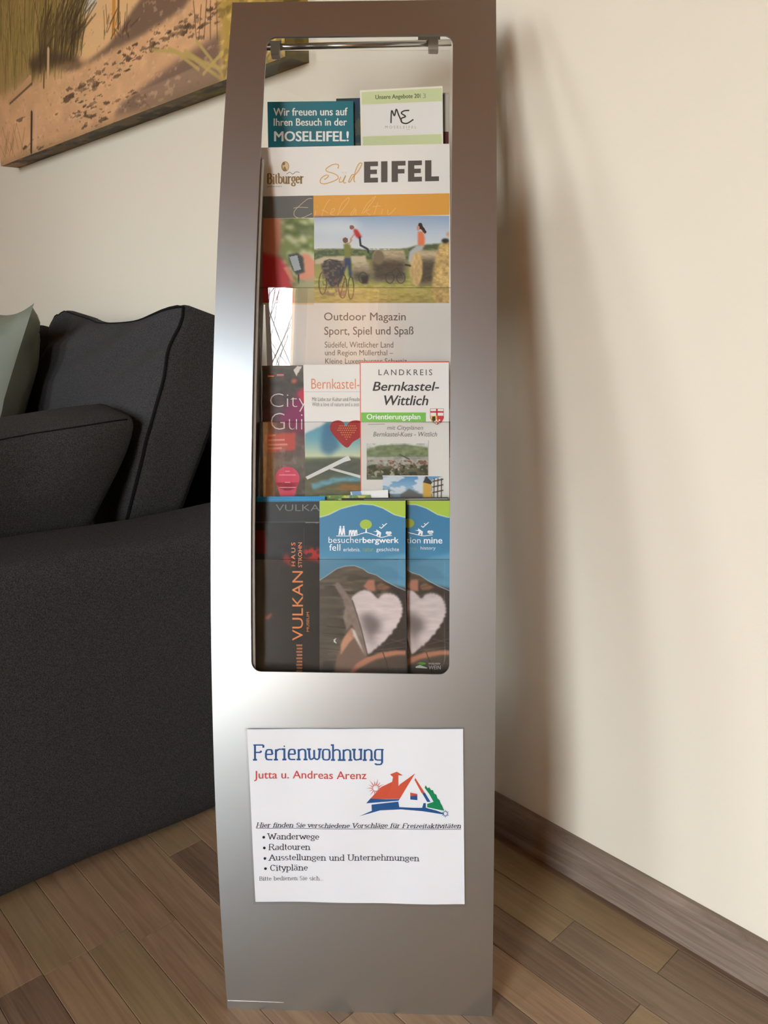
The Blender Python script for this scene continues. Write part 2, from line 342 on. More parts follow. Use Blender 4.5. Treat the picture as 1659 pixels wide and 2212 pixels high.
# ------------------------------------------------------------ setting: walls, floor, ceiling
def wall_box(name, s0, s1, w0, w1, z0, z1, m=M_wall, parent=None, struct=True):
    o = MB().box(swz(s0, w0, z0), U * (s1 - s0), M * (w0 - w1), Z3 * (z1 - z0)).build(name, m, parent)
    if struct and parent is None: o['kind'] = 'structure'
    return o
def wall_holes(name, wins):
    b = MB(); xs = sorted(wins); w0, w1 = ROOM_W, ROOM_W + .2; cur = S0
    bb = lambda a, c, d, e: b.box(swz(a, w0, d), U * (c - a), M * (w0 - w1), Z3 * (e - d))
    for a, c, d, e in xs:
        bb(cur, a, 0, CEIL); bb(a, c, 0, d); bb(a, c, e, CEIL); cur = c
    bb(cur, S1, 0, CEIL); o = b.build(name, M_wall); o['kind'] = 'structure'
wall_box('wall_back', S0, S1, WALL_W - .15, WALL_W, 0, CEIL)
wall_box('wall_left', S0 - .15, S0, WALL_W, ROOM_W, 0, CEIL)
wall_box('wall_right', S1, S1 + .15, WALL_W, ROOM_W, 0, CEIL)
wall_holes('wall_front', WINS)
wall_box('ceiling', S0 - .15, S1 + .15, WALL_W - .15, ROOM_W + .2, CEIL, CEIL + .1, M_ceil)
fl = wall_box('floor', S0 - .15, S1 + .15, WALL_W - .15, ROOM_W + .2, -.06, -.008, mat('subfloor', (60, 50, 42), .8))
def wood(name, c0, c1, scale=(1.3, 30)):
    m = mat(name, c0, .42, spec=.4)
    t = nd(m, 'ShaderNodeAttribute', attribute_name='grain'); oi = nd(m, 'ShaderNodeObjectInfo')
    ad = nd(m, 'ShaderNodeVectorMath', operation='ADD'); sc = nd(m, 'ShaderNodeVectorMath', operation='SCALE'); sc.inputs['Scale'].default_value = 19.
    cmb = nd(m, 'ShaderNodeCombineXYZ'); l = m.node_tree.links
    l.new(oi.outputs['Random'], cmb.inputs[0]); l.new(oi.outputs['Random'], cmb.inputs[1]); l.new(cmb.outputs[0], sc.inputs[0])
    l.new(t.outputs['Vector'], ad.inputs[0]); l.new(sc.outputs[0], ad.inputs[1])
    mp = nd(m, 'ShaderNodeMapping'); mp.inputs['Scale'].default_value = (scale[0], scale[1], 1); l.new(ad.outputs[0], mp.inputs[0])
    n = nd(m, 'ShaderNodeTexNoise'); n.inputs['Scale'].default_value = 3; n.inputs['Detail'].default_value = 8; n.inputs['Roughness'].default_value = .65; n.inputs['Distortion'].default_value = 1.1
    l.new(mp.outputs[0], n.inputs['Vector']); mixcol(m, n, c0, c1, .33, .66)
    bp = nd(m, 'ShaderNodeBump'); bp.inputs['Strength'].default_value = .12; bp.inputs['Distance'].default_value = .0004; l.new(n.outputs[0], bp.inputs['Height']); l.new(bp.outputs[0], m.node_tree.nodes['Principled BSDF'].inputs['Normal'])
    return m
W_T = [wood('laminate_tan', (142, 112, 86), (172, 142, 112)), wood('laminate_brown', (114, 90, 72), (146, 120, 98)), wood('laminate_pale', (142, 118, 88), (164, 139, 106)), wood('laminate_grey', (126, 104, 84), (152, 130, 106))]
def grain_attr(me, s, w):
    at = me.attributes.new('grain', 'FLOAT_VECTOR', 'POINT'); at.data.foreach_set('vector', np.stack([s, w, s * 0], 1).ravel())
def plank(s0, s1, w0, w1, m):
    ch = .0006; g = .0002; a, b, c, d = s0 + g, s1 - g, w0 + g, w1 - g
    pts = [(a, c, -.008), (b, c, -.008), (b, d, -.008), (a, d, -.008), (a, c, -ch), (b, c, -ch), (b, d, -ch), (a, d, -ch), (a + ch, c + ch, 0), (b - ch, c + ch, 0), (b - ch, d - ch, 0), (a + ch, d - ch, 0)]
    V = [swz(*p) for p in pts]; fs = [(0, 1, 5, 4), (1, 2, 6, 5), (2, 3, 7, 6), (3, 0, 4, 7), (4, 5, 9, 8), (5, 6, 10, 9), (6, 7, 11, 10), (7, 4, 8, 11), (8, 9, 10, 11)]
    o = mesh('plank', V, [f[::-1] for f in fs], m, fl); P = np.array(pts); grain_attr(o.data, P[:, 0], P[:, 1]); return o
PW = .0535; W_FIRST = .0075 - PW
cuts = {1: [(-.34, 2, 2)], 2: [(-.456, 2, 3), ], 3: [(-.795, 1, 1), (-.335, 1, 2)], 0: [(-.62, 1, 3)]}
rows = {0: ([-1.9, -1.35, -.72, -.15, .3], [3, 3, 3, 1, 0]), 1: ([-1.7, -1.2, -.85, -.34, .1], [2, 0, 3, 2, 3]), 2: ([-1.9, -1.4, -.9, -.456, .05], [0, 3, 0, 2, 3]),
        3: ([-1.6, -1.2, -.79, -.332, .1], [0, 2, 1, 1, 2]), 4: ([-1.9, -1.5, -.96, -.5, -.02], [1, 0, 2, 0, 0]), 5: ([-1.7, -1.2, -.75, -.3, .2], [0, 2, 3, 1, 0]),
        6: ([-1.9, -1.5, -1.1, -.63, -.1], [2, 0, 1, 0, 0]), 7: ([-1.8, -1.3, -.93, -.55, 0.], [0, 1, 2, 1, 0]), 8: ([-1.8, -1.4, -1.05, -.7, -.2], [1, 3, 2, 0, 0]),
        9: ([-1.9, -1.45, -1.2, -.815, -.3], [2, 3, 1, 0, 0]), 10: ([-1.8, -1.4, -1.15, -.842, -.4], [0, 1, 3, 0, 2]), 11: ([-1.9, -1.5, -1.25, -.842, -.45], [1, 0, 1, 2, 0]), 12: ([-1.8, -1.4, -1.3, -.846, -.4], [2, 1, 2, 0, 1])}
nplank = 0
for r in range(0, 22):
    w0 = W_FIRST + r * PW; w1 = w0 + PW
    if r in rows: ends, cs = rows[r]
    else:
        x = -2.0 + random.random() * .3; ends = []; cs = []
        while x < .4: ends.append(x); x += .32 + random.random() * .2; cs.append(random.randrange(4))
    prev = -2.3
    for e_, k in zip(ends, cs):
        plank(prev, e_, max(w0, WALL_W), w1, W_T[k]); prev = e_
    plank(prev, .55, max(w0, WALL_W), w1, W_T[random.randrange(4)])
# remaining floor (outside the view) as one joined field of laminate
fb = MB()
fb.box(swz(S0, WALL_W, -.008), U * (-2.3 - S0), M * (WALL_W - (W_FIRST + 22 * PW)), Z3 * .008)
fb.box(swz(.55, WALL_W, -.008), U * (S1 - .55), M * (WALL_W - (W_FIRST + 22 * PW)), Z3 * .008)
fb.box(swz(S0, W_FIRST + 22 * PW, -.008), U * (S1 - S0), M * (W_FIRST + 22 * PW - ROOM_W), Z3 * .008)
o = fb.build('laminate_field', W_T[0], fl); grain_attr(o.data, np.array([v @ U for v in fb.v]), np.array([WC - v @ M for v in fb.v]))
# baseboard
prof = [(WALL_W, 0), (-.001, 0), (-.001, .050), (-.0025, .056), (-.008, .060), (WALL_W, .060)]
def sweep(name, s0, s1, prof, m, parent=None, n=1):
    V = []; k = len(prof)
    for i in range(n + 1):
        for w, z in prof: V.append(swz(s0 + (s1 - s0) * i / n, w, z))
    fs = [(i * k + j, i * k + (j + 1) % k, (i + 1) * k + (j + 1) % k, (i + 1) * k + j) for i in range(n) for j in range(k)]
    fs += [tuple(range(k))[::-1], tuple(n * k + j for j in range(k))]
    return mesh(name, V, fs, m, parent)
M_bb = wood('laminate_baseboard', (112, 94, 82), (158, 140, 126), (1.6, 26))
bb = sweep('baseboard_back', S0, S1, prof, M_bb); bb['kind'] = 'structure'
V = np.array([v.co for v in bb.data.vertices]); grain_attr(bb.data, V @ U, (WC - V @ M) + V[:, 2])
# windows in the wall behind the camera
for i, (a, b, c, d) in enumerate(WINS):
    t = MB(); w0 = ROOM_W + .06; fr = .06; mid = (a + b) / 2 if i else .74
    def q(s0, s1, z0, z1, dd=.05): t.box(swz(s0, w0, z0), U * (s1 - s0), M * -dd, Z3 * (z1 - z0))
    q(a, b, c, c + fr); q(a, b, d - fr, d); q(a, a + fr, c + fr, d - fr); q(b - fr, b, c + fr, d - fr); q(mid - .05, mid + .05, c + fr, d - fr)
    wo = t.build('window_%d' % (i + 1), M_frame); wo['kind'] = 'structure'
    for (x0, x1) in ((a + fr, mid - .05), (mid + .05, b - fr)):
        MB().box(swz(x0, w0 + .02, c + fr), U * (x1 - x0), M * -.004, Z3 * (d - c - 2 * fr)).build('pane', M_glass, wo)
def curtain(s0, s1, z0, z1, label):
    n = 60; V = []; fs = []
    for i in range(n + 1):
        s_ = s0 + (s1 - s0) * i / n; w_ = ROOM_W - .10 + .035 * math.sin(i * 1.05)
        for j, z in enumerate((z0, (z0 + z1) / 2, z1)): V.append(swz(s_, w_, z))
    fs = [(i * 3 + j, (i + 1) * 3 + j, (i + 1) * 3 + j + 1, i * 3 + j + 1) for i in range(n) for j in range(2)]
    o = mesh('curtain', V, fs, M_curt, None, True)
    tag(o, label, 'curtain')
curtain(.66, 1.20, .03, 2.35, 'orange curtain hanging beside the tall window behind the viewer')
# bare tree outside
tb = MB()
def branch(p, d, L, r, k):
    pts = [p]; dd = d
    for i in range(4):
        dd = dd + np.array([random.uniform(-.18, .18), random.uniform(-.18, .18), random.uniform(-.05, .18)]); dd /= np.linalg.norm(dd); pts.append(pts[-1] + dd * L / 4)
    tb.tube(pts, [r * (1 - .12 * i) for i in range(5)], 4, False)
    if k:
        for i in range(3):
            q = pts[random.randint(2, 4)]; e = dd + np.array([random.uniform(-.7, .7), random.uniform(-.7, .7), random.uniform(-.1, .5)]); e /= np.linalg.norm(e); branch(q, e, L * .68, r * .5, k - 1)
for s_ in (.7, 1.2, 1.6, 2.0, 2.5): branch(swz(s_, ROOM_W + 2.0 + random.random(), -.3), np.array([0, 0, 1.]), 1.8, .012, 6)
tag(tb.build('bare_tree', M_bark), 'bare branches of a tree outside the window', 'tree')
# ------------------------------------------------------------ canvas print with dunes
CB = .045; CW = WALL_W + CB          # thickness, front plane distance
def cz(s): return 1.110 + (s + 2.28) * .0165   # bottom edge (hangs a trace crooked)
CS0, CS1, CH = -2.28, -1.063, .80
kF = WC - CW
def cpx(x, y):
    p = hit(x, y, M, kF); s = p @ U; return (s, p[2] - cz(s))
def cpp(L): return [cpx(*q) for q in L]
canvas = thing('canvas_picture', 'large canvas print of sand dunes with beach grass above the sofa', 'picture', swz((CS0 + CS1) / 2, CW - CB / 2, 1.11))
pc = Pic(CS0, 0., CS1, .46, .0018)
X, Y = pc.X, pc.Y
pc.grad([(0, (206, 158, 116)), (.2, (216, 168, 122)), (.46, (222, 180, 132))])
one = np.ones(X.shape); pc.tex(.05, .03, .08, 2)
# far bright dune, sky-white flank
pc.poly(cpp([(150, -20), (330, -40), (300, 60), (200, 130), (170, 120)]), (224, 180, 128), 6e-3)
pc.poly(cpp([(150, -40), (235, -60), (205, 15), (165, 45)]), (205, 205, 205), 8e-3, .8)
# shaded valley of the near dune
pc.poly(cpp([(125, 150), (190, 133), (232, 100), (262, 62), (288, 20), (318, -20), (425, -25), (395, 20), (350, 50), (300, 80), (250, 105), (205, 130), (150, 155)]), (116, 90, 72), 4e-3, .95)
# shaded hollow bottom right with furrows
hol = cpp([(478, 70), (478, 182), (420, 200), (330, 232), (245, 252), (262, 225), (300, 195), (345, 160), (400, 120)])
pc.poly(hol, (120, 94, 78), 5e-3, .95); hm = blur(poly_mask(X, Y, hol), 2)
for i in range(16):
    a = i * 6.5; pc.line(cpp([(300 + i * 2, 200 + a * .35), (480, 122 + a * .55)]), .0025, (176, 142, 112), .45)
# foot prints
rg = random.Random(3)
path = [(478, 12), (440, 40), (395, 62), (345, 88), (300, 112), (255, 142), (215, 168), (175, 200), (160, 222)]
path2 = [(300, 205), (260, 222), (220, 238), (190, 232), (150, 245), (200, 262), (240, 262)]
def prints(path, n_, spread):
    for i in range(n_):
        t = rg.random() * (len(path) - 1); k = int(t); fr = t - k; x = path[k][0] * (1 - fr) + path[k + 1][0] * fr + rg.gauss(0, spread); y = path[k][1] * (1 - fr) + path[k + 1][1] * fr + rg.gauss(0, spread * .75)
        w = 2 + 11 * rg.random() ** 2.2; h_ = w * rg.uniform(.25, .5) + .6; d_ = rg.uniform(.55, .95)
        pl = [(x + w * math.cos(a) * rg.uniform(.45, 1.35), y + h_ * math.sin(a) * rg.uniform(.4, 1.5) - .34 * w * math.cos(a)) for a in np.linspace(0, 2 * math.pi, 11)[:-1]]
        if rg.random() < .4: pc.poly(cpp([(px - 3, py + 2.5) for px, py in pl]), (234, 194, 150), 1.5e-3, .6)
        pc.poly(cpp(pl), rg.choice([(96, 70, 50), (124, 92, 68), (84, 60, 42)]), .9e-3, d_)
prints(path, 170, 17); prints(path2, 50, 15); prints([(20, 250), (120, 330), (220, 290)], 14, 20)
pc.speck(one, .012, .006, (120, 92, 66), .74, 21, .3); pc.speck(one, .02, .008, (228, 188, 146), .68, 22, .35)
# beach grass, left
pc.poly(cpp([(-60, -60), (190, -60), (180, 40), (172, 110), (140, 135), (90, 165), (20, 200), (-60, 230)]), (140, 118, 62), 1.2e-2, .75)
for cnt, (xa, xb, ya, yb), cols_ in ((420, (-50, 165, 50, 190), [(120, 102, 48), (150, 128, 64), (98, 82, 42), (176, 150, 90), (134, 112, 52)]), (130, (85, 178, 90, 140), [(58, 44, 26), (76, 58, 36), (96, 76, 44)])):
    for i in range(cnt):
        x = rg.uniform(xa, xb); y = rg.uniform(ya, yb) * (1.15 - (x - xa) / (xb - xa) * .3); h_ = rg.uniform(50, 150); dx = rg.gauss(6, 9) + (x - 60) * .16
        pc.line(cpp([(x, y), (x + dx * .3, y - h_ * .6), (x + dx, y - h_)]), rg.uniform(.0015, .004), rg.choice(cols_), .6)
pc.poly(cpp([(60, 130), (100, 105), (165, 120), (178, 140), (120, 145), (70, 160)]), (66, 50, 34), 8e-3, .75)
for x, y, h_, w_, c_ in ((104, 186, 78, .012, (206, 168, 128)), (95, 188, 40, .008, (120, 88, 58)), (68, 328, 84, .011, (70, 48, 34)), (77, 322, 82, .014, (214, 170, 134)), (246, 72, 110, .014, (206, 140, 62)), (256, 60, 90, .008, (120, 84, 40))):
    pc.line(cpp([(x, y), (x + 1, y - h_)]), w_, c_, 1)
pc.line(cpp([(20, 222), (66, 168)]), .012, (196, 152, 112)); pc.line(cpp([(22, 224), (70, 180)]), .005, (112, 82, 56))
for i in range(22):
    x = rg.uniform(225, 290); y = rg.uniform(50, 85); pc.line(cpp([(x, y), (x + rg.uniform(-14, 22), y - rg.uniform(15, 60))]), .0022, (88, 62, 38), .8)
for i in range(16):
    x = rg.uniform(-10, 60); y = rg.uniform(320, 345); pc.line(cpp([(x, y), (x + rg.uniform(-18, 18), y - rg.uniform(20, 70))]), .002, (120, 92, 60), .7)
for x in (430, 441, 455, 470, 425):
    pc.line(cpp([(x, 85), (x + rg.uniform(-8, 10), 10 + rg.uniform(-20, 20))]), .0022, (84, 62, 40), .85)
for a in ([(365, 105), (420, 128), (480, 172)], [(425, 88), (450, 120), (480, 160)], [(400, 110), (440, 135), (480, 150)], [(330, 108), (380, 112), (430, 150)], [(440, 160), (475, 120), (520, 60)]):
    pc.line(cpp(a), .006, (184, 158, 92), .85)
pc.poly(cpp([(470, -60), (700, -60), (700, 120), (560, 150), (500, 170), (480, 120)]), (172, 140, 62), 1e-2, .9)
gm = blur(poly_mask(X, Y, cpp([(470, -60), (700, -60), (700, 160), (480, 190)])), 5)
pc.speck(gm, .03, .008, (220, 186, 110), .55, 31, .8); pc.speck(gm, .02, .02, (120, 100, 44), .58, 33, .7)
for i in range(26):
    x = rg.uniform(540, 680); y = rg.uniform(110, 140); pc.line(cpp([(x, y), (x + rg.uniform(-50, 50), y - rg.uniform(20, 70))]), .003, rg.choice([(206, 176, 96), (130, 104, 50), (228, 196, 120)]), .7)
pc.c = np.clip(pc.c * 1.09, 0, 255)
# dark lower margin of the print
pc.mask(np.clip((.02 - Y) / .02, 0, 1) * .35, (110, 90, 60))
def cvM(x, y, l): return swz(x, CW + l, cz(x) + y)
pc.build('printed_front', cvM, .0006, M_printm, canvas)
def side_pic(x0, x1, y0, y1, M_, f, st=.004):
    q = Pic(x0, y0, x1, y1, st); f(q); q.build('printed_side', M_, 0, M_printm, canvas)
def fb_(q):
    q.c[:] = (112, 92, 62); q.mask((q.X > -1.35).astype(float), (104, 90, 40)); q.mask(((q.X < -2.14)).astype(float), (176, 132, 96)); q.speck(np.ones(q.X.shape), .07, .02, (56, 44, 34), .5, 41, .7); q.speck(np.ones(q.X.shape), .03, .01, (150, 124, 90), .62, 43, .5)
side_pic(CS0, CS1, 0, CB, lambda x, y, l: swz(x, WALL_W + y + (.0006 if y > CB - .001 else 0), cz(x)), fb_)
def fs_(q): q.c[:] = (120, 104, 46); q.speck(np.ones(q.X.shape), .02, .05, (190, 160, 84), .52, 51, .8); q.mask(np.clip((.06 - q.Y) / .05, 0, 1), (84, 76, 36), .8)
side_pic(0, CB, 0, .46, lambda x, y, l: swz(CS1, CW - x, cz(CS1) + y), fs_)
b_ = MB(); b_.box(swz(CS0, WALL_W + .0005, cz(CS0) + .0005), U * (CS1 - CS0 - .0006) + Z3 * (cz(CS1) - cz(CS0)), M * -(CB - .0008), Z3 * CH); b_.build('stretched_canvas', mat('canvas_upper', (205, 190, 165), .8), canvas)
# ------------------------------------------------------------ sofa
TH = D2R(39); AA = np.array([math.cos(TH), math.sin(TH), 0]); AB = np.array([-math.sin(TH), math.cos(TH), 0])
AO = hit(0, 1957, Z3, 0.); AO[2] = 0
def abz(a, b, z): return AO + AA * a + AB * b + Z3 * z
def rbox(name, a0, a1, b0, b1, z0, z1, m, parent, r=.03, seg=5, warp=None, n=(10, 10, 10)):
    """rounded, subdivided block in sofa coordinates; warp(a,b,z)->(a,b,z)"""
    lo = np.array([a0, b0, z0]); hi = np.array([a1, b1, z1]); c = (lo + hi) / 2; h = (hi - lo) / 2; V = []; F_ = []; idx = {}
    def vert(i, j, k):
        key = (i, j, k)
        if key in idx: return idx[key]
        def coord(t, nn, hh):
            x = (t / nn * 2 - 1) * hh; return x
        p = np.array([coord(i, n[0], h[0]), coord(j, n[1], h[1]), coord(k, n[2], h[2])])
        # push grid lines towards the borders so that the rounding is resolved
        u_ = p / h; u_ = np.sign(u_) * (1 - (1 - abs(u_)) ** 1.6); p = u_ * h
        q = np.clip(p, -(h - r), h - r); d = p - q; L = np.linalg.norm(d)
        if L > 1e-9: p = q + d / L * r if (abs(d) > 1e-9).sum() > 1 else p
        p = p + c
        if warp: p = np.array(warp(*p))
        idx[key] = len(V); V.append(abz(*p)); return idx[key]
    N = n
    for ax in range(3):
        o1, o2 = (ax + 1) % 3, (ax + 2) % 3
        for side in (0, N[ax]):
            for i in range(N[o1]):
                for j in range(N[o2]):
                    ks = []
                    for di, dj in ((0, 0), (1, 0), (1, 1), (0, 1)):
                        t = [0, 0, 0]; t[ax] = side; t[o1] = i + di; t[o2] = j + dj; ks.append(vert(*t))
                    F_.append(tuple(ks) if side else tuple(ks[::-1]))
    return mesh(name, V, F_, m, parent, True)
sofa = thing('sofa', 'dark charcoal fabric sofa standing against the wall under the picture', 'sofa', abz(.05, .7, 0))
rbox('armrest', -.42, .50, .0, .17, 0.0, .458, M_fab, sofa, .028, n=(16, 12, 14), warp=lambda a, b, z: (a, b - .006 * math.sin(max(0, min(1, z / .458)) * math.pi), z + .003 * math.sin(a * 17)))
rbox('seat', -.40, .464, .171, 1.30, .05, .38, M_fab, sofa, .04, n=(10, 12, 8))
rbox('backrest', .465, .50, .172, 1.30, .06, .56, M_fab, sofa, .03, n=(6, 12, 8))
rbox('armrest', -.42, .50, 1.301, 1.36, 0.0, .458, M_fab, sofa, .025, n=(10, 6, 10))
# back cushion with gusset and piping
def ss(x): x = max(0, min(1, x)); return x * x * (3 - 2 * x)
CT = .105; CBT = .445
def cush(a, b, z):     # local: a thickness 0..CT, b .195...80, z 0...36 (height)
    tb_ = (b - .195) / .605; tz = z / .36; ta = a / CT
    edge = (4 * tb_ * (1 - tb_)) ** .6 if 0 < tb_ < 1 else 0
    dip = .045 * edge * ss((tz - .4) / .6)
    puff = .035 * (max(0, 16 * tb_ * (1 - tb_) * tz * (1 - tz)) ** .5)
    wr = .004 * math.sin(tz * 9 + tb_ * 7) * edge + (.007 * math.sin(tb_ * 16 + tz * 22) * ss((tz - .5) * 2) * (1 - ta)) - .014 * math.exp(-((tb_ - .16) / .1) ** 2 - ((tz - .46 - .2 * (tb_ - .16)) / .035) ** 2) - .008 * math.exp(-((tb_ - .8) / .12) ** 2 - ((tz - .82 + .5 * (tb_ - .8)) / .04) ** 2)
    z2 = z - dip - .02 * ta * tz - .028 * ss((tb_ - .86) / .14) * ss((tz - .6) / .4) * (1 - .3 * ta) - .008 * ss((.08 - tb_) / .08) * ss((tz - .7) / .3)
    lean = .40 * z2 + .40 * 0
    wid = CT * (.85 + .2 * ss(tz * 1.4)) * ta * (1 - .35 * ss((tz - .75) * 4))
    a2 = .272 + lean + wid - (puff * (1 - ta) - wr * (1 - ta)) + .012 * ta * puff * 10 * 0
    bs = b + (.02 * math.sin(tz * 3.1) * (1 if tb_ > .5 else -.35) * abs(tb_ - .5) * 2)
    return a2, bs, CBT - .058 + z2 * 1.125
bc = thing('back_cushion', 'big charcoal back cushion with piped edges leaning at the end of the sofa', 'cushion', abz(.3, .5, .39))
def rawc(a, b, z): return cush(a, b, z)
rbox('cushion_cover', 0, CT, .195, .80, 0, .36, M_fab, bc, .012, n=(8, 44, 48), warp=rawc)
bc2 = thing('back_cushion', 'second charcoal back cushion mostly hidden behind the sage green pillow', 'cushion', abz(.3, 1.1, .39))
rbox('cushion_cover', 0, CT, .195, .72, 0, .36, M_fab, bc2, .012, n=(8, 20, 18), warp=lambda a, b, z: (lambda q: (q[0] - .035, q[1] + .645, CBT - .058 + (q[2] - CBT + .058) * .88))(cush(a, b, z)))
def seam(pts, r, parent, name='piping'): MB().tube(pts, r, 6).build(name, M_pipe, parent, True)
e_ = .006
seam([abz(*cush(e_ * .3, .199, z)) for z in np.linspace(.012, .352, 24)] + [abz(*cush(e_ * .3, b, .357)) for b in np.linspace(.21, .79, 30)] + [abz(*cush(e_ * .3, .797, z)) for z in np.linspace(.35, .012, 16)], [.0026] * 24 + [.0026 - .0016 * min(1, i / 8) for i in range(46)], bc)
seam([abz(*cush(CT - e_ * .3, .199, z)) for z in np.linspace(.012, .352, 24)] + [abz(*cush(CT - e_ * .3, b, .357)) for b in np.linspace(.21, .79, 20)], .0026, bc)
# second back cushion further along (mostly hidden)
# dark throw cushion upright along the armrest
def tc_(a, b, z):    # a -.34...265, b .185...31, z .385...615
    ta = (a + .34) / .605; tb_ = (b - .185) / .125; tz = (z - .385) / .23
    e1 = max(0, 4 * ta * (1 - ta)) ** .5; e2 = max(0, 4 * tz * (1 - tz)) ** .5
    bb_ = b + (tb_ - .5) * 2 * .03 * e1 * e2 - .008 * math.sin(ta * 23) * (1 - tb_) * tz * e1
    a2 = a + .04 * ss(tz) * ta - .05 * (1 - ss(tz)) * ta + .012 * ta * tz
    z2 = z + .008 * math.sin(ta * 8) * tz - .01 * (1 - tb_) * tz - .006 * ta * tz
    return a2, max(.176, bb_) if tz < .45 else bb_ , z2
tcush = thing('throw_cushion', 'charcoal box cushion with top seam standing behind the armrest', 'cushion', abz(0, .25, .385))
rbox('cushion_cover', -.34, .265, .185, .31, .385, .615, M_fab, tcush, .018, n=(24, 8, 12), warp=tc_)
seam([abz(*tc_(a, .186 + .004, .608)) for a in np.linspace(-.32, .25, 30)], .0018, tcush)
# sage pillow
gp = thing('throw_pillow', 'shiny sage green pillow with pointed corner at the left edge of the photo', 'pillow', abz(.2, .85, .39))
n = 26; V = []; PF = []
def pil(i, j, sd):
    x = i / n * 2 - 1; y = j / n * 2 - 1
    k = (max(0, (1 - x ** 4)) * max(0, (1 - y ** 4))) ** .55
    px_ = x * (1 - .09 * (1 - y * y)); py_ = y * (1 - .09 * (1 - x * x)); th = sd * .065 * k * (1 + .08 * math.sin(7 * x + 5 * y)) + .007 * math.sin(13 * x - 7 * y + 2 * math.sin(4 * y)) * k
    a_ = .24 + .15 * (py_ + 1) / 2 * 1.0 + th; return abz(a_ - .09, .80 + px_ * .20, .385 + (py_ + 1) * .190 + .008 * (py_ > 0) * abs(px_) ** 3)
for sd in (-1, 1):
    k0 = len(V)
    for j in range(n + 1):
        for i in range(n + 1): V.append(pil(i, j, sd))
    for j in range(n):
        for i in range(n):
            q = (k0 + j * (n + 1) + i, k0 + j * (n + 1) + i + 1, k0 + (j + 1) * (n + 1) + i + 1, k0 + (j + 1) * (n + 1) + i); PF.append(q if sd > 0 else q[::-1])
mesh('pillow_cover', V, PF, M_green, gp, True)
# ------------------------------------------------------------ brochure stand
SH = 1.108; SW = .300; YAW = D2R(2.0); HX = .1058
XS = np.array([math.cos(YAW), -math.sin(YAW), 0]); DS = np.array([math.sin(YAW), math.cos(YAW), 0])
def yprof(z): return .0141 * z + .2316 * z * z
def xcen(z): t = z / SH; return -.0054 * t - .0046 * 4 * t * (1 - t)
SO = np.array([-.0283, .7246, 0])
def sp_(x, z, d=0.):      # point on the curved sheet, d = offset towards the viewer
    dy = .0141 + 2 * .2316 * z; n_ = np.array([0, -1, dy]) / math.hypot(1, dy)
    return SO + XS * (x + xcen(z)) + DS * (yprof(z) + n_[1] * d) + Z3 * (z + n_[2] * d)
def sheet_xz(px, py):     # photograph pixel -> (x, z) on the sheet
    r = ray(px, py); t = .85
    for _ in range(30):
        p = CAM + r * t; z = p[2]; y = (p - SO) @ DS; f_ = y - yprof(z)
        g = r @ DS - (.0141 + 2 * .2316 * z) * r[2]; t -= f_ / g
    p = CAM + r * t; return (p - SO) @ XS - xcen(p[2]), p[2]
stand = thing('brochure_stand', 'tall bowed silver metal brochure stand with cut-out front in the middle', 'brochure stand', SO + DS * .1)
zb = sheet_xz(756, 1454)[1]; ztl = sheet_xz(762, 78)[1]; R_ = .0105
xl0, xr0 = sheet_xz(541.5, 1200)[0], sheet_xz(971.5, 1200)[0]
zs = list(np.linspace(0.0, zb, 40)); zs += [zb + R_ * (1 - math.cos(t)) for t in np.linspace(0, math.pi / 2, 9)][1:]
zs += list(np.linspace(zb + R_, ztl - R_, 60))[1:]; zs += [ztl - R_ * (1 - math.sin(t)) for t in np.linspace(0, math.pi / 2, 9)][1:]
zs += list(np.linspace(ztl, SH, 8))[1:]
nb = 39; nt_ = nb + 8 + 59 + 8
def inset(z):
    if z < zb + R_: q = zb + R_ - z
    elif z > ztl - R_: q = z - (ztl - R_)
    else: return 0
    return R_ - math.sqrt(max(0, R_ * R_ - q * q))
V = []; PF = []
for k, z in enumerate(zs):
    i_ = inset(z) if nb <= k <= nt_ else R_
    for x in (-SW / 2, xl0 + i_, xr0 - i_, SW / 2): V.append(sp_(x, z))
for k in range(len(zs) - 1):
    b0 = k * 4; b1 = b0 + 4
    for j in (0, 1, 2):
        if j == 1 and nb <= k < nt_: continue
        PF.append((b0 + j, b0 + j + 1, b1 + j + 1, b1 + j))
fp_ = mesh('front_panel', V, PF, M_alu, stand, True)
sm = fp_.modifiers.new('solid', 'SOLIDIFY'); sm.thickness = .002; sm.offset = -1; es = fp_.modifiers.new('edges', 'EDGE_SPLIT'); es.split_angle = D2R(40)
# folded lower lip
lp = MB(); lp.tube([sp_(-SW / 2 + .001, .011, .0001), sp_(-.12, .011, .0001), sp_(-.085, .0105, -.0001)], .0005, 4); lp.build('fold_crease', M_edge, stand)
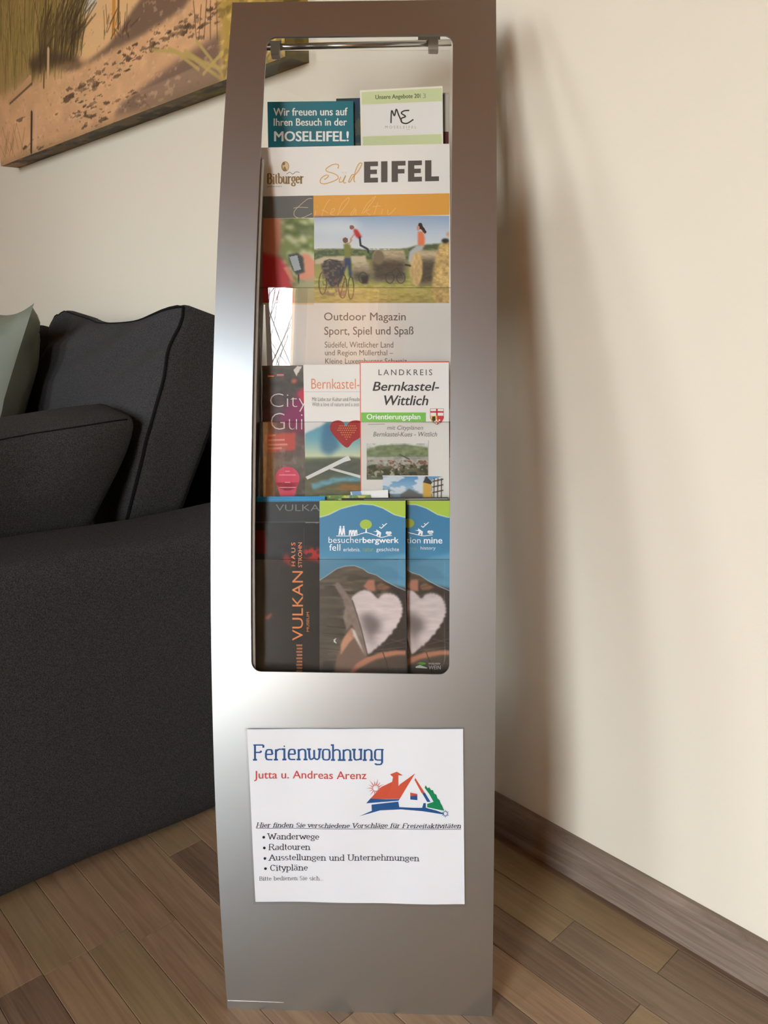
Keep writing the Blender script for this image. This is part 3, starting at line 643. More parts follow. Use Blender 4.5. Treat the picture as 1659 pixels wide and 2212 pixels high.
# cheeks behind the sheet
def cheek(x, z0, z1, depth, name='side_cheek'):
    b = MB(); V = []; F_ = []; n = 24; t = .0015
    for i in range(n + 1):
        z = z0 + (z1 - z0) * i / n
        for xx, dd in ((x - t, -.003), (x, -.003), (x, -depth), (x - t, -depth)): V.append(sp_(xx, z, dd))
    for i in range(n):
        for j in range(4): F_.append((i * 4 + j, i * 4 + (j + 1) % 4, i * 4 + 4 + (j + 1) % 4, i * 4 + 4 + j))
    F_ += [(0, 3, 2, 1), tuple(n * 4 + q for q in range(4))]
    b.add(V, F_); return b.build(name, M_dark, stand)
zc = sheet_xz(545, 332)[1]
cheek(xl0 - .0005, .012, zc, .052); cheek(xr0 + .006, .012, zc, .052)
fl_ = MB()
for x0 in (xl0 - .016, ):
    for (z0, z1) in ((.30, zc - .004),):
        n = 20; V = []; F_ = []
        for i in range(n + 1):
            z = z0 + (z1 - z0) * i / n; V += [sp_(x0, z, -.0035), sp_(xl0 + .0035, z, -.0035), sp_(xl0 + .0035, z, -.006), sp_(x0, z, -.006)]
        for i in range(n):
            for j in range(4): F_.append((i * 4 + j, i * 4 + (j + 1) % 4, i * 4 + 4 + (j + 1) % 4, i * 4 + 4 + j))
        fl_.add(V, F_)
fl_.build('mounting_flange', mat('flange_grey', (150, 142, 134), .5), stand)
# foot plate and rear strut
bevel(MB().box(SO + XS * -.14 + DS * .004, XS * .28, DS * .24, Z3 * .006).build('foot_plate', M_edge, stand), .001)
MB().box(SO + XS * -.05 + DS * .150 + Z3 * .006, XS * .10, DS * .006, Z3 * .30 + DS * .035).build('rear_strut', M_edge, stand)
# rod and clips at the top
rodP = Plane(760, 95, .925, 15)
MB().tube([rodP.at(552, 103), rodP.at(975, 92)], .0036, 14).build('hanging_rod', M_chrome, stand, True)
for (x0, y0, x1, y1) in ((584, 92, 604, 118), (925, 80, 947, 106)):
    a_ = rodP.at(x0, y1, .005); b2 = rodP.at(x1, y1, .005); c2 = rodP.at(x0, y0, .005)
    bevel(MB().box(a_, b2 - a_, -rodP.n * .011, c2 - a_).build('rod_clip', M_clip, stand), .0012)
    q0 = rodP.at(x0 - 22, y0 + 8, .001); q1 = rodP.at(x1 + 4, y0 + 8, .001); q2 = rodP.at(x0 - 22, y0 - 4, .001)
    MB().box(q0, q1 - q0, -rodP.n * .003, q2 - q0).build('clip_bracket', M_clip, stand)
# pockets
P1 = Plane(755, 270, .930, 6); P2 = Plane(755, 550, .895, 12); P3 = Plane(755, 930, .873, 13); P4 = Plane(755, 1260, .860, 15, 2.5); P4V = Plane(620, 1300, .8625, 15, 3.5)
def slab(P, x0, y0, x1, y1, t, off=0., xb0=None, xb1=None):
    """thin plate whose front face covers the given photo rectangle on plane P"""
    xb0 = x0 if xb0 is None else xb0; xb1 = x1 if xb1 is None else xb1
    f_ = [P.at(xb0, y1, off), P.at(xb1, y1, off), P.at(x1, y0, off), P.at(x0, y0, off)]; bk = [p - P.n * t for p in f_]
    return f_ + bk, [(0, 1, 2, 3), (7, 6, 5, 4), (0, 4, 5, 1), (1, 5, 6, 2), (2, 6, 7, 3), (3, 7, 4, 0)]
def pocket(P, x0, x1, ytop, ybot, yback, gap, xb0=None, plate=None, yaw_extra=0):
    PP = plate or P.shift(gap)
    b = MB(); b.add(*slab(PP, x0, ytop, x1, ybot, .0015, 0, xb0)); o = b.build('acrylic_front', M_acr, pk)
    b = MB(); b.add(*slab(P.shift(-.012), x0 - 3, yback, x1, ybot, .0015, 0)); b.build('acrylic_back', M_acr, pk)
    # bottom and left cheek
    f0, f1 = PP.at(xb0 or x0, ybot), PP.at(x1, ybot); g0, g1 = P.shift(-.012).at(x0 - 3, ybot), P.shift(-.012).at(x1, ybot)
    MB().add([f0, f1, g1, g0, f0 - Z3 * .0015, f1 - Z3 * .0015, g1 - Z3 * .0015, g0 - Z3 * .0015], BOXF).build('acrylic_floor', M_acre, pk)
    t0, t1 = PP.at(x0, ytop), P.shift(-.012).at(x0 - 3, ytop)
    MB().add([f0, g0, t1, t0] + [q - XS * .0015 for q in (f0, g0, t1, t0)], BOXF).build('acrylic_side', M_acre, pk)
    # bright top edge of the front plate
    a_, c_ = PP.at(x0, ytop), PP.at(x1, ytop); MB().box(a_, c_ - a_, -PP.n * .0015, Z3 * .0006).build('polished_edge', M_acre, pk)
def newpk():
    o = bpy.data.objects.new('acrylic_pocket', None); COL.objects.link(o); o.parent = stand; o.empty_display_size = .02; return o
pk = newpk(); pocket(P1, 568, 972, 380, 640, 108, .016)
pk = newpk(); pocket(P2, 557, 974, 622, 985, 600, .012, 571, plate=Plane(700, 700, .874, 9, 5.4))
pk = newpk(); pocket(P3, 560, 974, 912, 1205, 800, .005, plate=Plane(755, 930, .867, 13, .3))
pk = newpk(); pocket(P4, 548, 976, 1209, 1478, 1100, .009, plate=Plane(755, 1260, .851, 15, -2.5))
# ------------------------------------------------------------ brochures
class Br:
    def __init__(s, name, label, cat, P, off, tl, tr, br, bl, t=.0012, page=(225, 220, 212), group=None):
        s.P = P; s.off = off; f_ = [P.at(*bl, off), P.at(*br, off), P.at(*tr, off), P.at(*tl, off)]; bk = [p - P.n * t for p in f_]
        s.th = thing(name, label, cat, (f_[0] + f_[1]) / 2, group)
        mesh('pages', f_ + bk, [(0, 1, 2, 3), (7, 6, 5, 4), (0, 4, 5, 1), (1, 5, 6, 2), (2, 6, 7, 3), (3, 7, 4, 0)], mat('leaflet_stock', page, .45, spec=.35), s.th)
        s.m = lambda x, y, l: P.at(x, y, off + .00008 + l * LAY)
    def pic(s, pic, lay=1, name='cover_picture', m=None): return pic.build(name, s.m, lay, m or M_print, s.th)
    def pr(s, pr, name='cover_print', m=None): return pr.build(name, s.m, m or M_print, s.th)
W_ = (232, 228, 222)
# --- top pocket
b = Br('leaflet', 'teal leaflet reading Wir freuen uns auf Ihren Besuch in the top pocket', 'leaflet', P1, .002, (577.5, 220), (763, 218), (769, 622), (585, 622), .001, (28, 112, 124))
p = Print(); p.text('Wir freuen uns auf', 590.4, 232.7, 751, 249.8, (236, 236, 230), 2, .035, slope=-.006); p.text('Ihren Besuch in der', 591, 255.4, 749.5, 271.7, (236, 236, 230), 2, .035, slope=-.004)
p.text('MOSELEIFEL!', 592, 283.3, 753.5, 305.5, (240, 240, 236), 2, .05); b.pr(p, 'lettering')
b = Br('leaflet', 'dark leaflet with a sliver of night photo between the teal and the white leaflets', 'leaflet', P1, -.002, (726, 213), (800, 211), (804, 612), (730, 612), .001, (30, 52, 60))
q = Pic(760, 212, 784, 330, 1.5); q.c[:] = (34, 60, 70); q.speck(np.ones(q.X.shape), 9, 8, (96, 96, 70), .5, 5, .7); q.poly([(760, 212), (784, 212), (784, 236), (760, 240)], (32, 58, 82), 3); b.pic(q)
b = Br('leaflet', 'white and pale green leaflet with a hand drawn ME sign in the top pocket', 'leaflet', P1, .004, (777.4, 195), (956, 185.8), (960, 588), (785, 600), .001, (236, 232, 214))
p = Print(); p.poly([(781, 199), (954, 190), (955, 218), (781.5, 226)], (206, 216, 166)); p.poly([(782, 227), (955, 219), (955.5, 288.5), (783.5, 294)], (232, 230, 226)); p.poly([(783.5, 295), (954, 289.5), (955, 330), (784, 330)], (202, 212, 162))
p.text('Unsere Angebote 20', 810.8, 203.5, 906, 216, (96, 108, 72), 2, .03, slope=-.03); p.text('13', 907, 202, 920, 212, (150, 160, 124), 2)
for s_ in ([(844.6, 266), (846, 239), (852, 250), (856, 236), (861, 248), (867.5, 262)], [(884, 238.5), (873, 239.5), (867, 244.5), (876, 251.5), (867, 256), (868, 264), (879, 266.5), (893, 258)]): p.ribbon(cr(s_), 3, (60, 60, 58))
p.text('MOSELEIFEL', 832, 271.5, 899.5, 277.5, (170, 168, 162), 2, 0, space=1.6); p.ribbon([(878, 280), (886, 279.6)], .8, (180, 176, 170)); b.pr(p)
b = Br('leaflet', 'grey and wine red leaflet showing a narrow strip at the right of the top pocket', 'leaflet', P1, -.003, (900, 203), (970, 200), (972, 602), (902, 602), .001, (176, 168, 158))
q = Pic(950, 204, 969, 330, 1.5); q.c[:] = (190, 184, 174); q.poly([(950, 200), (961, 200), (961, 340), (950, 340)], (104, 100, 90), 1); q.poly([(950, 284), (975, 284), (975, 340), (950, 340)], (84, 26, 34), .5); b.pic(q)
# --- magazine
b = Br('magazine', 'large magazine with bold grey EIFEL heading and family with hay bales on its cover', 'magazine', P2, .002, (562, 319), (971, 310.5), (975, 884), (580, 890), .004, W_)
mg = b; TXT = (92, 86, 80)
p = Print()
p.poly([(564.8, 424.5), (677, 422.5), (677, 470.5), (566, 471.5)], (104, 102, 98)); b.pr(p, 'grey_band')
p = Print(); p.poly([(677, 422.5), (971, 417.5), (971, 464), (677, 470.5)], (224, 162, 72)); b.pr(p, 'orange_band'); p = Print()
def bar(x0, y0, x1, y1):     # crop units of the block letters
    Q = lambda x, y: (530 + x / 3.53, 300 + (y - .022 * (x - 905)) / 3.53)
    p.poly([Q(x0, y0), Q(x1, y0), Q(x1, y1), Q(x0, y1)], TXT, 2)
for x0, kind in ((905, 'E'), (1035, 'I'), (1115, 'F'), (1240, 'E'), (1370, 'L')):
    bar(x0, 174, x0 + 48, 334)
    if kind in 'EF': bar(x0 + 48, 174, x0 + 106, 210); bar(x0 + 48, 236, x0 + 98, 270)
    if kind in 'EL': bar(x0 + 48, 298, x0 + 106, 334)
for s_ in [[(729.9, 363.9), (731.4, 357.4), (727.0, 354.5), (717.6, 356.0), (707.5, 361.8), (703.9, 366.1), (706.8, 370.4), (720.5, 374.8), (728.5, 379.1), (730.6, 384.9), (726.3, 388.5), (716.2, 392.9), (701.7, 397.2), (693.7, 395.8), (691.6, 391.4), (694.5, 384.2), (703.9, 378.4), (709.7, 379.8), (705.3, 384.9), (700.3, 387.8)], [(736.4, 382.0), (732.8, 390.0), (734.2, 393.6), (740.0, 391.4), (746.5, 379.1), (742.2, 390.0), (742.9, 395.0), (747.3, 394.3)], [(739.7, 372.3), (740.4, 373.0)], [(746.9, 372.3), (747.6, 373.0)], [(765.4, 377.0), (759.6, 378.4), (754.5, 388.5), (753.1, 392.9), (756.7, 392.1), (763.2, 381.3), (772.6, 371.2), (779.8, 358.9), (781.3, 352.4), (776.2, 353.1), (769.7, 363.9), (765.4, 379.8), (764.6, 390.0), (767.5, 393.6)]]: p.ribbon(cr(s_), 2, (218, 172, 110), 2)
stroke_text(p, 'Bitburger', 576.5, 656, 396.6, 21.5, (150, 120, 72), 2, .17, .09, slope=-.012, serif=.3)
p.ell(616, 359.5, 8.5, 11, (164, 134, 84), 2); p.ell(616.8, 359.5, 6.6, 9.2, (214, 190, 150), 3); p.ell(613, 353.5, 3, 3.6, (130, 112, 70), 4, 10); p.poly([(611, 369), (613.5, 360), (616, 360), (620, 369)], (150, 118, 66), 4); p.ribbon(cr([(619, 376), (626, 372), (632, 376), (640, 371), (647, 373)]), 1.1, (110, 104, 98)); p.text('präsentiert', 578, 401, 609, 405, (130, 124, 116), 2)
sc_ = [[(674.9, 428.8), (663.9, 430.4), (645.1, 446.1), (635.7, 457.0), (636.5, 466.4), (646.6, 471.1), (659.2, 468.0), (674.1, 460.9)], [(634.1, 450.0), (645.1, 447.6), (665.5, 448.4)], [(681.9, 455.5), (680.3, 464.9)], [(685.8, 445.7), (687.1, 444.8)], [(712.5, 430.4), (704.6, 441.3), (697.6, 457.0), (694.9, 468.3)], [(694.5, 453.1), (701.5, 455.5), (708.6, 460.5)], [(714.0, 461.7), (723.4, 453.1), (718.7, 450.8), (713.7, 461.7), (721.9, 464.9)], [(729.7, 464.9), (737.6, 441.3), (753.2, 426.5), (751.7, 436.6), (733.6, 460.2)], [(767.3, 449.2), (757.9, 461.7), (760.3, 465.2), (768.9, 452.3), (768.1, 464.1)], [(781.4, 461.7), (792.4, 441.3), (811.2, 423.8), (805.0, 435.1), (784.6, 461.7)], [(798.7, 452.3), (790.1, 457.0), (800.3, 465.2)], [(815.9, 438.2), (808.1, 463.3)], [(805.0, 446.4), (822.2, 444.8)], [(826.9, 450.8), (823.8, 463.3)], [(832.5, 443.2), (833.8, 442.3)], [(837.9, 452.3), (839.4, 464.1), (855.1, 449.2)]]
for s_ in sc_: p.ribbon(cr(s_, 5), 1.3, (196, 178, 150) if s_[0][0] < 675 else (236, 190, 120), 3)
p.text('Outdoor Magazin', 700, 675, 876.3, 697.7, TXT, 2, .004); p.text('Sport, Spiel und Spaß', 700.5, 705.4, 893.2, 728.5, TXT, 2, .004, slope=-.004)
p.text('Südeifel, Wittlicher Land', 701.4, 738, 849.5, 753, TXT, 2); p.text('und Region Müllerthal –', 702, 756, 849.5, 771.4, TXT, 2); p.text('Kleine Luxemburger Schweiz', 702.5, 774, 879, 789.5, TXT, 2)
p.quad(568, 654, 678, 658, (222, 200, 160))
b.pr(p)
# left cover photo: hand holding a phone
q = Pic(565.5, 471.5, 678.5, 654.5, 1.4); one = np.ones(q.X.shape); q.c[:] = (128, 140, 80); q.speck(one, 16, 10, (214, 216, 180), .5, 61, .8); q.speck(one, 20, 14, (74, 88, 50), .56, 62, .6)
q.c = np.stack([blur(q.c[..., k], 2) for k in range(3)], -1)
q.poly([(560, 465), (606, 465), (606, 520), (600, 560), (580, 560), (560, 540)], (196, 126, 100), 4); q.poly([(560, 540), (575, 548), (606, 558), (622, 580), (630, 620), (640, 660), (560, 660)], (196, 50, 56), 4)
q.poly([(646, 552), (655, 547), (668, 550), (680, 566), (682, 612), (668, 612), (650, 604), (640, 598), (648, 580)], (222, 152, 122), 1.5); q.poly([(612, 578), (622, 575), (630, 590), (634, 604), (642, 612), (628, 606)], (214, 142, 114), 1); q.poly([(622, 550), (643, 546), (655, 556), (658, 588), (640, 594), (630, 580)], (70, 76, 76), .8); q.poly([(625, 555), (642, 551), (650, 582), (636, 586)], (168, 178, 184), .6)
q.line([(645, 594), (645, 612)], 3, (50, 48, 46)); q.poly([(640, 612), (680, 600), (680, 660), (636, 660)], (170, 168, 130), 5); b.pic(q)
# right cover photo: bales and family
q = Pic(678.5, 466, 970.5, 654.5, 1.25); one = np.ones(q.X.shape); q.grad([(466, (150, 172, 200)), (500, (188, 200, 212)), (540, (214, 218, 216)), (541, (110, 118, 80)), (565, (150, 144, 90)), (600, (164, 162, 84)), (656, (176, 158, 92))])
q.mask(blur(((q.X - 720) ** 2 / 3600 + (q.Y - 490) ** 2 / 300 < 1).astype(float), 7), (216, 222, 224), .7)
gr = (q.Y > 596).astype(float); q.tex(14, 4, .2, 71, gr); q.speck(gr, 10, 4, (196, 178, 110), .55, 72, .5)
q.poly([(678, 545), (700, 538), (760, 537), (830, 542), (880, 536), (900, 530), (975, 524), (975, 560), (678, 560)], (84, 96, 66), 1.5); q.speck(((q.Y > 536) & (q.Y < 562)).astype(float), 8, 4, (120, 130, 84), .5, 73, .7)
q.poly([(680, 562), (700, 554), (790, 552), (792, 568), (680, 570)], (196, 182, 150), 1)
def bale(x0, y0, x1, y1, dark, lite, ex=None):
    dark = tuple(int(v * .8) for v in dark)
    q.poly([(x0 + 6, y0), (x1 - 4, y0), (x1, y0 + 12), (x1, y1 - 6), (x1 - 4, y1), (x0 + 4, y1), (x0, y1 - 14), (x0, y0 + 12)], lite, 1.2); m_ = blur(poly_mask(q.X, q.Y, [(x0, y0 + 18), (x1, y0 + 22), (x1, y1), (x0, y1)]), 5); q.mask(m_, dark, .92); q.tex(8, 3, .14, 75, ((q.X > x0) & (q.X < x1) & (q.Y > y0) & (q.Y < y1)).astype(float))
bale(762, 566, 800, 608, (90, 82, 66), (170, 156, 128)); bale(804, 540, 876, 608, (92, 82, 64), (176, 160, 130)); bale(896, 540, 952, 614, (96, 84, 64), (186, 168, 136))
q.ell(818, 556, 12, 16, (122, 108, 84), 1); q.ell(899, 578, 14, 40, (196, 166, 112), 1); q.tex(5, 9, .15, 77, (((q.X - 899) / 14) ** 2 + ((q.Y - 578) / 40) ** 2 < 1).astype(float))
q.poly([(932, 640), (936, 580), (948, 530), (962, 518), (975, 516), (975, 656), (945, 656)], (196, 164, 104), 2); q.tex(7, 5, .28, 79, poly_mask(q.X, q.Y, [(932, 640), (936, 580), (948, 530), (962, 518), (975, 516), (975, 656), (945, 656)]))
q.ell(962, 520, 8, 5, (50, 46, 40), 1); q.ell(968, 506, 4, 5, (210, 160, 130), 1)
# flying child, lifting parent, sitting girl
q.poly([(764, 494), (772, 496), (782, 512), (774, 516), (765, 506)], (186, 56, 56), .7); q.ell(760, 491, 5, 5, (146, 96, 76)); q.line([(766, 505), (757, 517), (758, 522)], 2.4, (208, 130, 104)); q.line([(777, 513), (779, 530), (794, 538), (796, 545)], 4.5, (56, 60, 70))
q.ell(746, 519, 6, 6, (120, 84, 60)); q.poly([(742, 528), (752, 524), (758, 532), (758, 556), (744, 557)], (128, 130, 66), .7); q.line([(753, 528), (760, 518)], 2.6, (200, 140, 110)); q.poly([(745, 556), (758, 556), (760, 596), (754, 600), (751, 572), (740, 594), (733, 590)], (60, 72, 96), .7)
q.ell(908, 488, 5, 7, (66, 44, 34)); q.poly([(908, 482), (916, 492), (922, 502), (918, 506), (910, 496)], (60, 40, 32), .6); q.ell(903, 493, 3.5, 5, (206, 150, 122)); q.poly([(902, 500), (914, 500), (918, 516), (916, 534), (902, 530)], (222, 124, 84), .7); q.poly([(916, 530), (900, 530), (884, 544), (882, 566), (888, 568), (893, 548), (912, 540)], (176, 178, 176), .7); q.line([(876, 572), (886, 574)], 4, (56, 60, 60))
# bicycles
for cx_, cy_, rx, ry in ((697, 612, 8, 24), (758, 622, 6, 24), (740, 618, 9, 26)):
    q.line([(cx_ + rx * math.cos(t / 20 * 2 * math.pi), cy_ + ry * math.sin(t / 20 * 2 * math.pi)) for t in range(21)], 1.8, (56, 46, 40))
q.poly([(694, 575), (702, 563), (728, 561), (740, 570), (744, 592), (736, 612), (716, 622), (704, 604)], (60, 56, 62), 1.5, .9); q.speck(poly_mask(q.X, q.Y, [(692, 565), (745, 562), (748, 640), (700, 640)]), 6, 5, (120, 100, 84), .52, 81, .8); q.line([(726, 600), (735, 640), (745, 600)], 2, (120, 60, 50)); q.line([(700, 565), (712, 560), (735, 566)], 1.6, (50, 44, 40))
for cx_ in (784, 842, 866): q.line([(cx_ + 9 * math.cos(t / 16 * 2 * math.pi), 600 + 12 * math.sin(t / 16 * 2 * math.pi)) for t in range(17)], 1.4, (60, 54, 46))
q.poly([(780, 598), (796, 594), (794, 612), (782, 613)], (60, 50, 40), 1); q.line([(846, 588), (858, 578), (868, 596)], 2, (70, 60, 50))
b.pic(q)
# --- third pocket
b = Br('leaflet', 'dark leaflet reading City Guide with pink map pin at the left of the third pocket', 'leaflet', P3, -.004, (566, 790), (700, 789), (708, 1190), (578, 1190), .0012, (72, 68, 62))
q = Pic(566.5, 790.5, 690, 1110, 1.6); one = np.ones(q.X.shape); q.grad([(790, (92, 86, 76)), (830, (74, 68, 62)), (900, (84, 60, 66)), (960, (104, 84, 84)), (1000, (104, 98, 88)), (1075, (80, 74, 66)), (1110, (60, 56, 50))])
q.tex(16, 10, .25, 91); q.poly([(625, 870), (600, 905), (640, 935), (700, 935), (700, 840), (650, 850)], (140, 30, 90), 5, .9); q.poly([(640, 850), (656, 838), (700, 850), (700, 880), (655, 872)], (190, 50, 74), 1.5)
q.poly([(572, 938), (638, 934), (638, 972), (574, 978)], (206, 84, 76), 1); q.poly([(634, 800), (642, 790), (652, 792), (640, 812)], (214, 208, 196), .8); q.ell(635, 823, 6, 5, (190, 100, 80), 1)
q.speck(((q.Y > 960)).astype(float), 6, 14, (150, 140, 124), .6, 93, .45); b.pic(q)
p = Print(); p.ell(620.5, 1034, 26.5, 26, (226, 64, 100), 3, 28); p.poly([(596, 1042), (645, 1042), (634, 1078), (608, 1078)], (226, 64, 100), 3)
p.text('City', 583.3, 850, 664, 889, (226, 214, 210), 3, -.022); p.text('Guide', 585, 892, 706, 928, (226, 214, 214), 3, -.022)
for y, w in ((941, 16), (951, 36), (961, 42), (969, 30)): p.ribbon([(579, y), (579 + w, y - 1)], 4, (232, 150, 138), 4)
for y, w in ((1018, 5), (1026, 18), (1042, 6), (1053, 18)): p.ribbon([(621 - w, y), (621 + w, y)], 2, (240, 160, 176), 4)
p.quad(578.5, 807, 591.5, 809.5, (60, 50, 46), 3); p.quad(578.5, 809.5, 591.5, 812, (190, 60, 50), 3); p.quad(578.5, 812, 591.5, 814, (220, 170, 80), 3); p.quad(598, 807, 613, 813.5, (160, 80, 80), 3); p.ribbon([(598, 810), (613, 810)], 1.5, (210, 190, 186), 4); b.pr(p)
b = Br('leaflet', 'white leaflet with orange Bernkastel heading and red heart picture, partly covered', 'leaflet', P3, -.0015, (655, 788), (838, 787.5), (842, 1184), (663, 1184), .0012, W_)
p = Print(); p.text('Bernkastel-', 672.3, 818, 776.5, 840, (230, 142, 100), 3, -.004, slope=0); p.text('Kues', 779, 818, 815, 840, (230, 142, 100), 3)
p.ribbon([(657, 846), (835, 846)], 1, (196, 200, 206), 2); p.text('Mit Liebe zur Kultur und Freude an', 674, 858, 786, 866.5, (128, 126, 122), 3); p.text('With a love of nature and a zest for', 674, 869, 788, 877.5, (140, 138, 134), 3)
HRT = [(749, 967), (729, 950), (715, 932), (713, 920), (719, 911), (731, 908), (741, 912), (747, 921), (756, 911), (768, 908), (780, 910), (789, 918), (789, 930), (778, 945), (762, 955)]
p.poly(cr(HRT, 4, True), (174, 34, 44), 4)
for i in range(9):
    for j in range(7):
        x, y = 730 + i * 4.6 + (j % 2) * 2.3, 920 + j * 4.8
        if abs(x - 750) < 22 - abs(j - 1.5) * 4.4 + (3 if j < 3 else 0): p.ell(x, y, 1.7, 1.2, (226, 158, 80), 5, 6)
p.poly([(660, 1030), (720, 1000), (752, 984), (758, 994), (744, 998), (664, 1036)], (232, 232, 230), 4); p.poly([(716, 1010), (790, 1030), (790, 1036), (712, 1014)], (226, 226, 224), 4); b.pr(p)
q = Pic(659, 912, 800, 1084, 1.5); q.grad([(912, (90, 160, 190)), (950, (120, 186, 200)), (985, (220, 226, 190)), (992, (110, 130, 90)), (1010, (96, 104, 84)), (1084, (110, 110, 78))])
q.poly([(655, 905), (700, 905), (712, 912), (655, 938)], (236, 236, 236), 1); q.poly([(700, 915), (712, 908), (735, 965), (712, 985), (694, 975), (692, 950)], (60, 120, 158), 4, .8)
q.poly([(659, 996), (720, 990), (760, 988), (800, 1000), (800, 1030), (659, 1030)], (84, 92, 84), 3, .8); q.poly([(672, 1046), (720, 1032), (780, 1028), (800, 1034), (800, 1040), (730, 1040), (676, 1058)], (110, 170, 186), 1.5); q.poly([(740, 1046), (800, 1050), (800, 1060), (720, 1058)], (150, 104, 48), 2); q.tex(12, 6, .18, 95, (q.Y > 992).astype(float)); b.pic(q)
b = Br('folded_map', 'white folded map reading Landkreis Bernkastel-Wittlich at the right of third pocket', 'map', P3, .001, (779.3, 784), (969.5, 783), (971, 1180), (781, 1180), .0014, W_)
DK = (58, 58, 60)
p = Print(); p.text('LANDKREIS', 817.5, 798, 933.7, 810.6, (88, 88, 90), 2, .006, space=1.35); p.text('Bernkastel-', 804.8, 824.6, 948.7, 844.4, DK, 2, .03, shear=.22); p.text('Wittlich', 829.7, 854, 925.2, 875.6, DK, 2, .03, shear=.22)
p.quad(780, 891, 920, 910.8, (124, 190, 84), 1); p.text('Orientierungsplan', 792, 894.3, 908.2, 909.4, (240, 246, 234), 2, .03); p.ribbon([(795, 917), (831, 916)], 1.2, (150, 150, 150)); p.text('mit Cityplänen', 836, 919.3, 913.9, 931, (112, 112, 112), 2, shear=.22); p.text('Bernkastel-Kues - Wittlich', 806.2, 932.9, 944.2, 942.9, (104, 104, 104), 2, shear=.22)
sh = [(929.5, 883), (958, 883), (958, 903), (954, 911), (944, 917.5), (934, 911), (929.5, 903)]
p.poly(sh, (236, 232, 228), 2); p.poly([(930, 898), (944, 898), (944, 917), (934, 911), (930, 903)], (232, 190, 70), 3); p.poly([(944, 898), (958, 898), (958, 903), (954, 911), (944, 917)], (206, 60, 60), 3); p.quad(930, 888, 958, 891.5, (206, 48, 56), 4); p.quad(942, 883, 945.5, 898, (206, 48, 56), 4)
p.poly([(934, 900), (940, 899), (941, 908), (937, 911), (933, 907)], (60, 50, 40), 5)
for i in range(4):
    for j in range(3):
        if (i + j) % 2: p.quad(938 + i * 3.2, 906 + j * 3.2, 941.2 + i * 3.2, 909.2 + j * 3.2, (236, 226, 220), 6)
for k_ in range(7): p.ribbon([sh[k_], sh[(k_ + 1) % 7]], .8, (150, 60, 60), 6)
p.quad(925, 951, 926, 1027, (170, 170, 170), 1); b.pr(p)
q = Pic(792, 957.5, 924.5, 1036, 1.2); one = np.ones(q.X.shape); q.grad([(957, (206, 208, 204)), (966, (170, 176, 158)), (985, (120, 132, 100)), (988, (170, 172, 164)), (1000, (176, 178, 172)), (1010, (110, 112, 92)), (1036, (64, 74, 48))])
q.poly([(792, 972), (820, 962), (860, 960), (900, 962), (925, 968), (925, 984), (792, 986)], (128, 142, 104), 1.5); q.poly([(792, 957), (925, 957), (925, 965), (880, 960), (850, 959), (820, 961), (792, 968)], (214, 214, 210), 1); q.tex(8, 5, .22, 97); q.speck(((q.Y > 992)).astype(float), 7, 5, (196, 186, 166), .55, 98, .8); q.speck(((q.Y > 994)).astype(float), 6, 5, (130, 74, 56), .6, 99, .8); q.speck((q.Y > 1004).astype(float), 8, 7, (44, 54, 30), .5, 100, .8); q.line([(864, 982), (880, 990), (884, 992)], 2.4, (80, 80, 74)); q.poly([(792, 1030), (827, 1030), (827, 1037), (792, 1037)], (92, 104, 84), 1); b.pic(q)
p = Print(); p.quad(826, 1027, 925.5, 1029, (232, 228, 222), 2); b.pr(p, 'picture_border')
q = Pic(827, 1029, 957.8, 1110, 1.2); q.grad([(1029, (96, 156, 206)), (1055, (150, 190, 216)), (1076, (110, 130, 140)), (1110, (90, 90, 90))]); q.speck((q.Y < 1066).astype(float), 26, 12, (222, 230, 236), .5, 101, .9)
q.poly([(827, 1056), (850, 1072), (850, 1110), (827, 1110)], (110, 112, 110), 1); q.poly([(865, 1068), (884, 1056), (914, 1070), (914, 1110), (865, 1110)], (104, 108, 108), 1); q.poly([(914, 1042), (921, 1029), (932, 1042), (932, 1110), (914, 1110)], (220, 176, 80), .8); q.poly([(914, 1042), (921, 1028), (934, 1042), (930, 1046)], (58, 60, 66), .6)
q.poly([(934, 1036), (958, 1028), (958, 1110), (934, 1110)], (228, 224, 216), .6)
for y in (1040, 1052, 1064): q.line([(935, y), (958, y - 5)], 2.4, (54, 46, 42)); 
for x in (938, 946, 954): q.line([(x, 1034), (x - 1, 1080)], 2, (60, 50, 46))
b.pic(q, 3)
b = Br('leaflet', 'leaflet showing only a red top edge behind the folded map', 'leaflet', P3, -.0005, (777, 781.5), (970.5, 780), (972, 1178), (779.5, 1178), .0008, (226, 110, 92))
# --- fourth pocket
b = Br('leaflet', 'leaflet with bright blue dotted top edge above the black leaflets', 'leaflet', P4, -.0042, (555, 1073), (702, 1072), (704, 1472), (557, 1472), .0008, (20, 136, 190))
p = Print()
for i in range(30): p.ell(570 + i * 4.2, 1079, 1, .8, (90, 180, 220), 1, 6)
b.pr(p)
b = Br('leaflet', 'leaflet with yellow green leaf pattern peeping out above the fourth pocket', 'leaflet', P4, -.0092, (690, 1070), (800, 1069), (802, 1471), (692, 1471), .0008, (130, 150, 60))
q = Pic(690.5, 1070.5, 799, 1096, 1.5); q.c[:] = (120, 148, 60); q.speck(np.ones(q.X.shape), 9, 6, (70, 130, 130), .52, 105, .9); q.speck(np.ones(q.X.shape), 8, 6, (210, 200, 90), .58, 106, .9); b.pic(q)
b = Br('leaflet', 'black and grey leaflet edge behind the two mine leaflets', 'leaflet', P4, -.0078, (738, 1076), (968, 1074), (970, 1474), (740, 1474), .0008, (44, 42, 40))
p = Print(); p.poly([(786, 1078), (967, 1076), (967, 1080), (786, 1081)], (140, 136, 128)); b.pr(p)
b = Br('leaflet', 'small light blue and white card lying slightly tilted before the folded map', 'leaflet', P4, -.0108, (757, 1062), (838, 1058), (845, 1190), (766, 1192), .0006, (236, 236, 234))
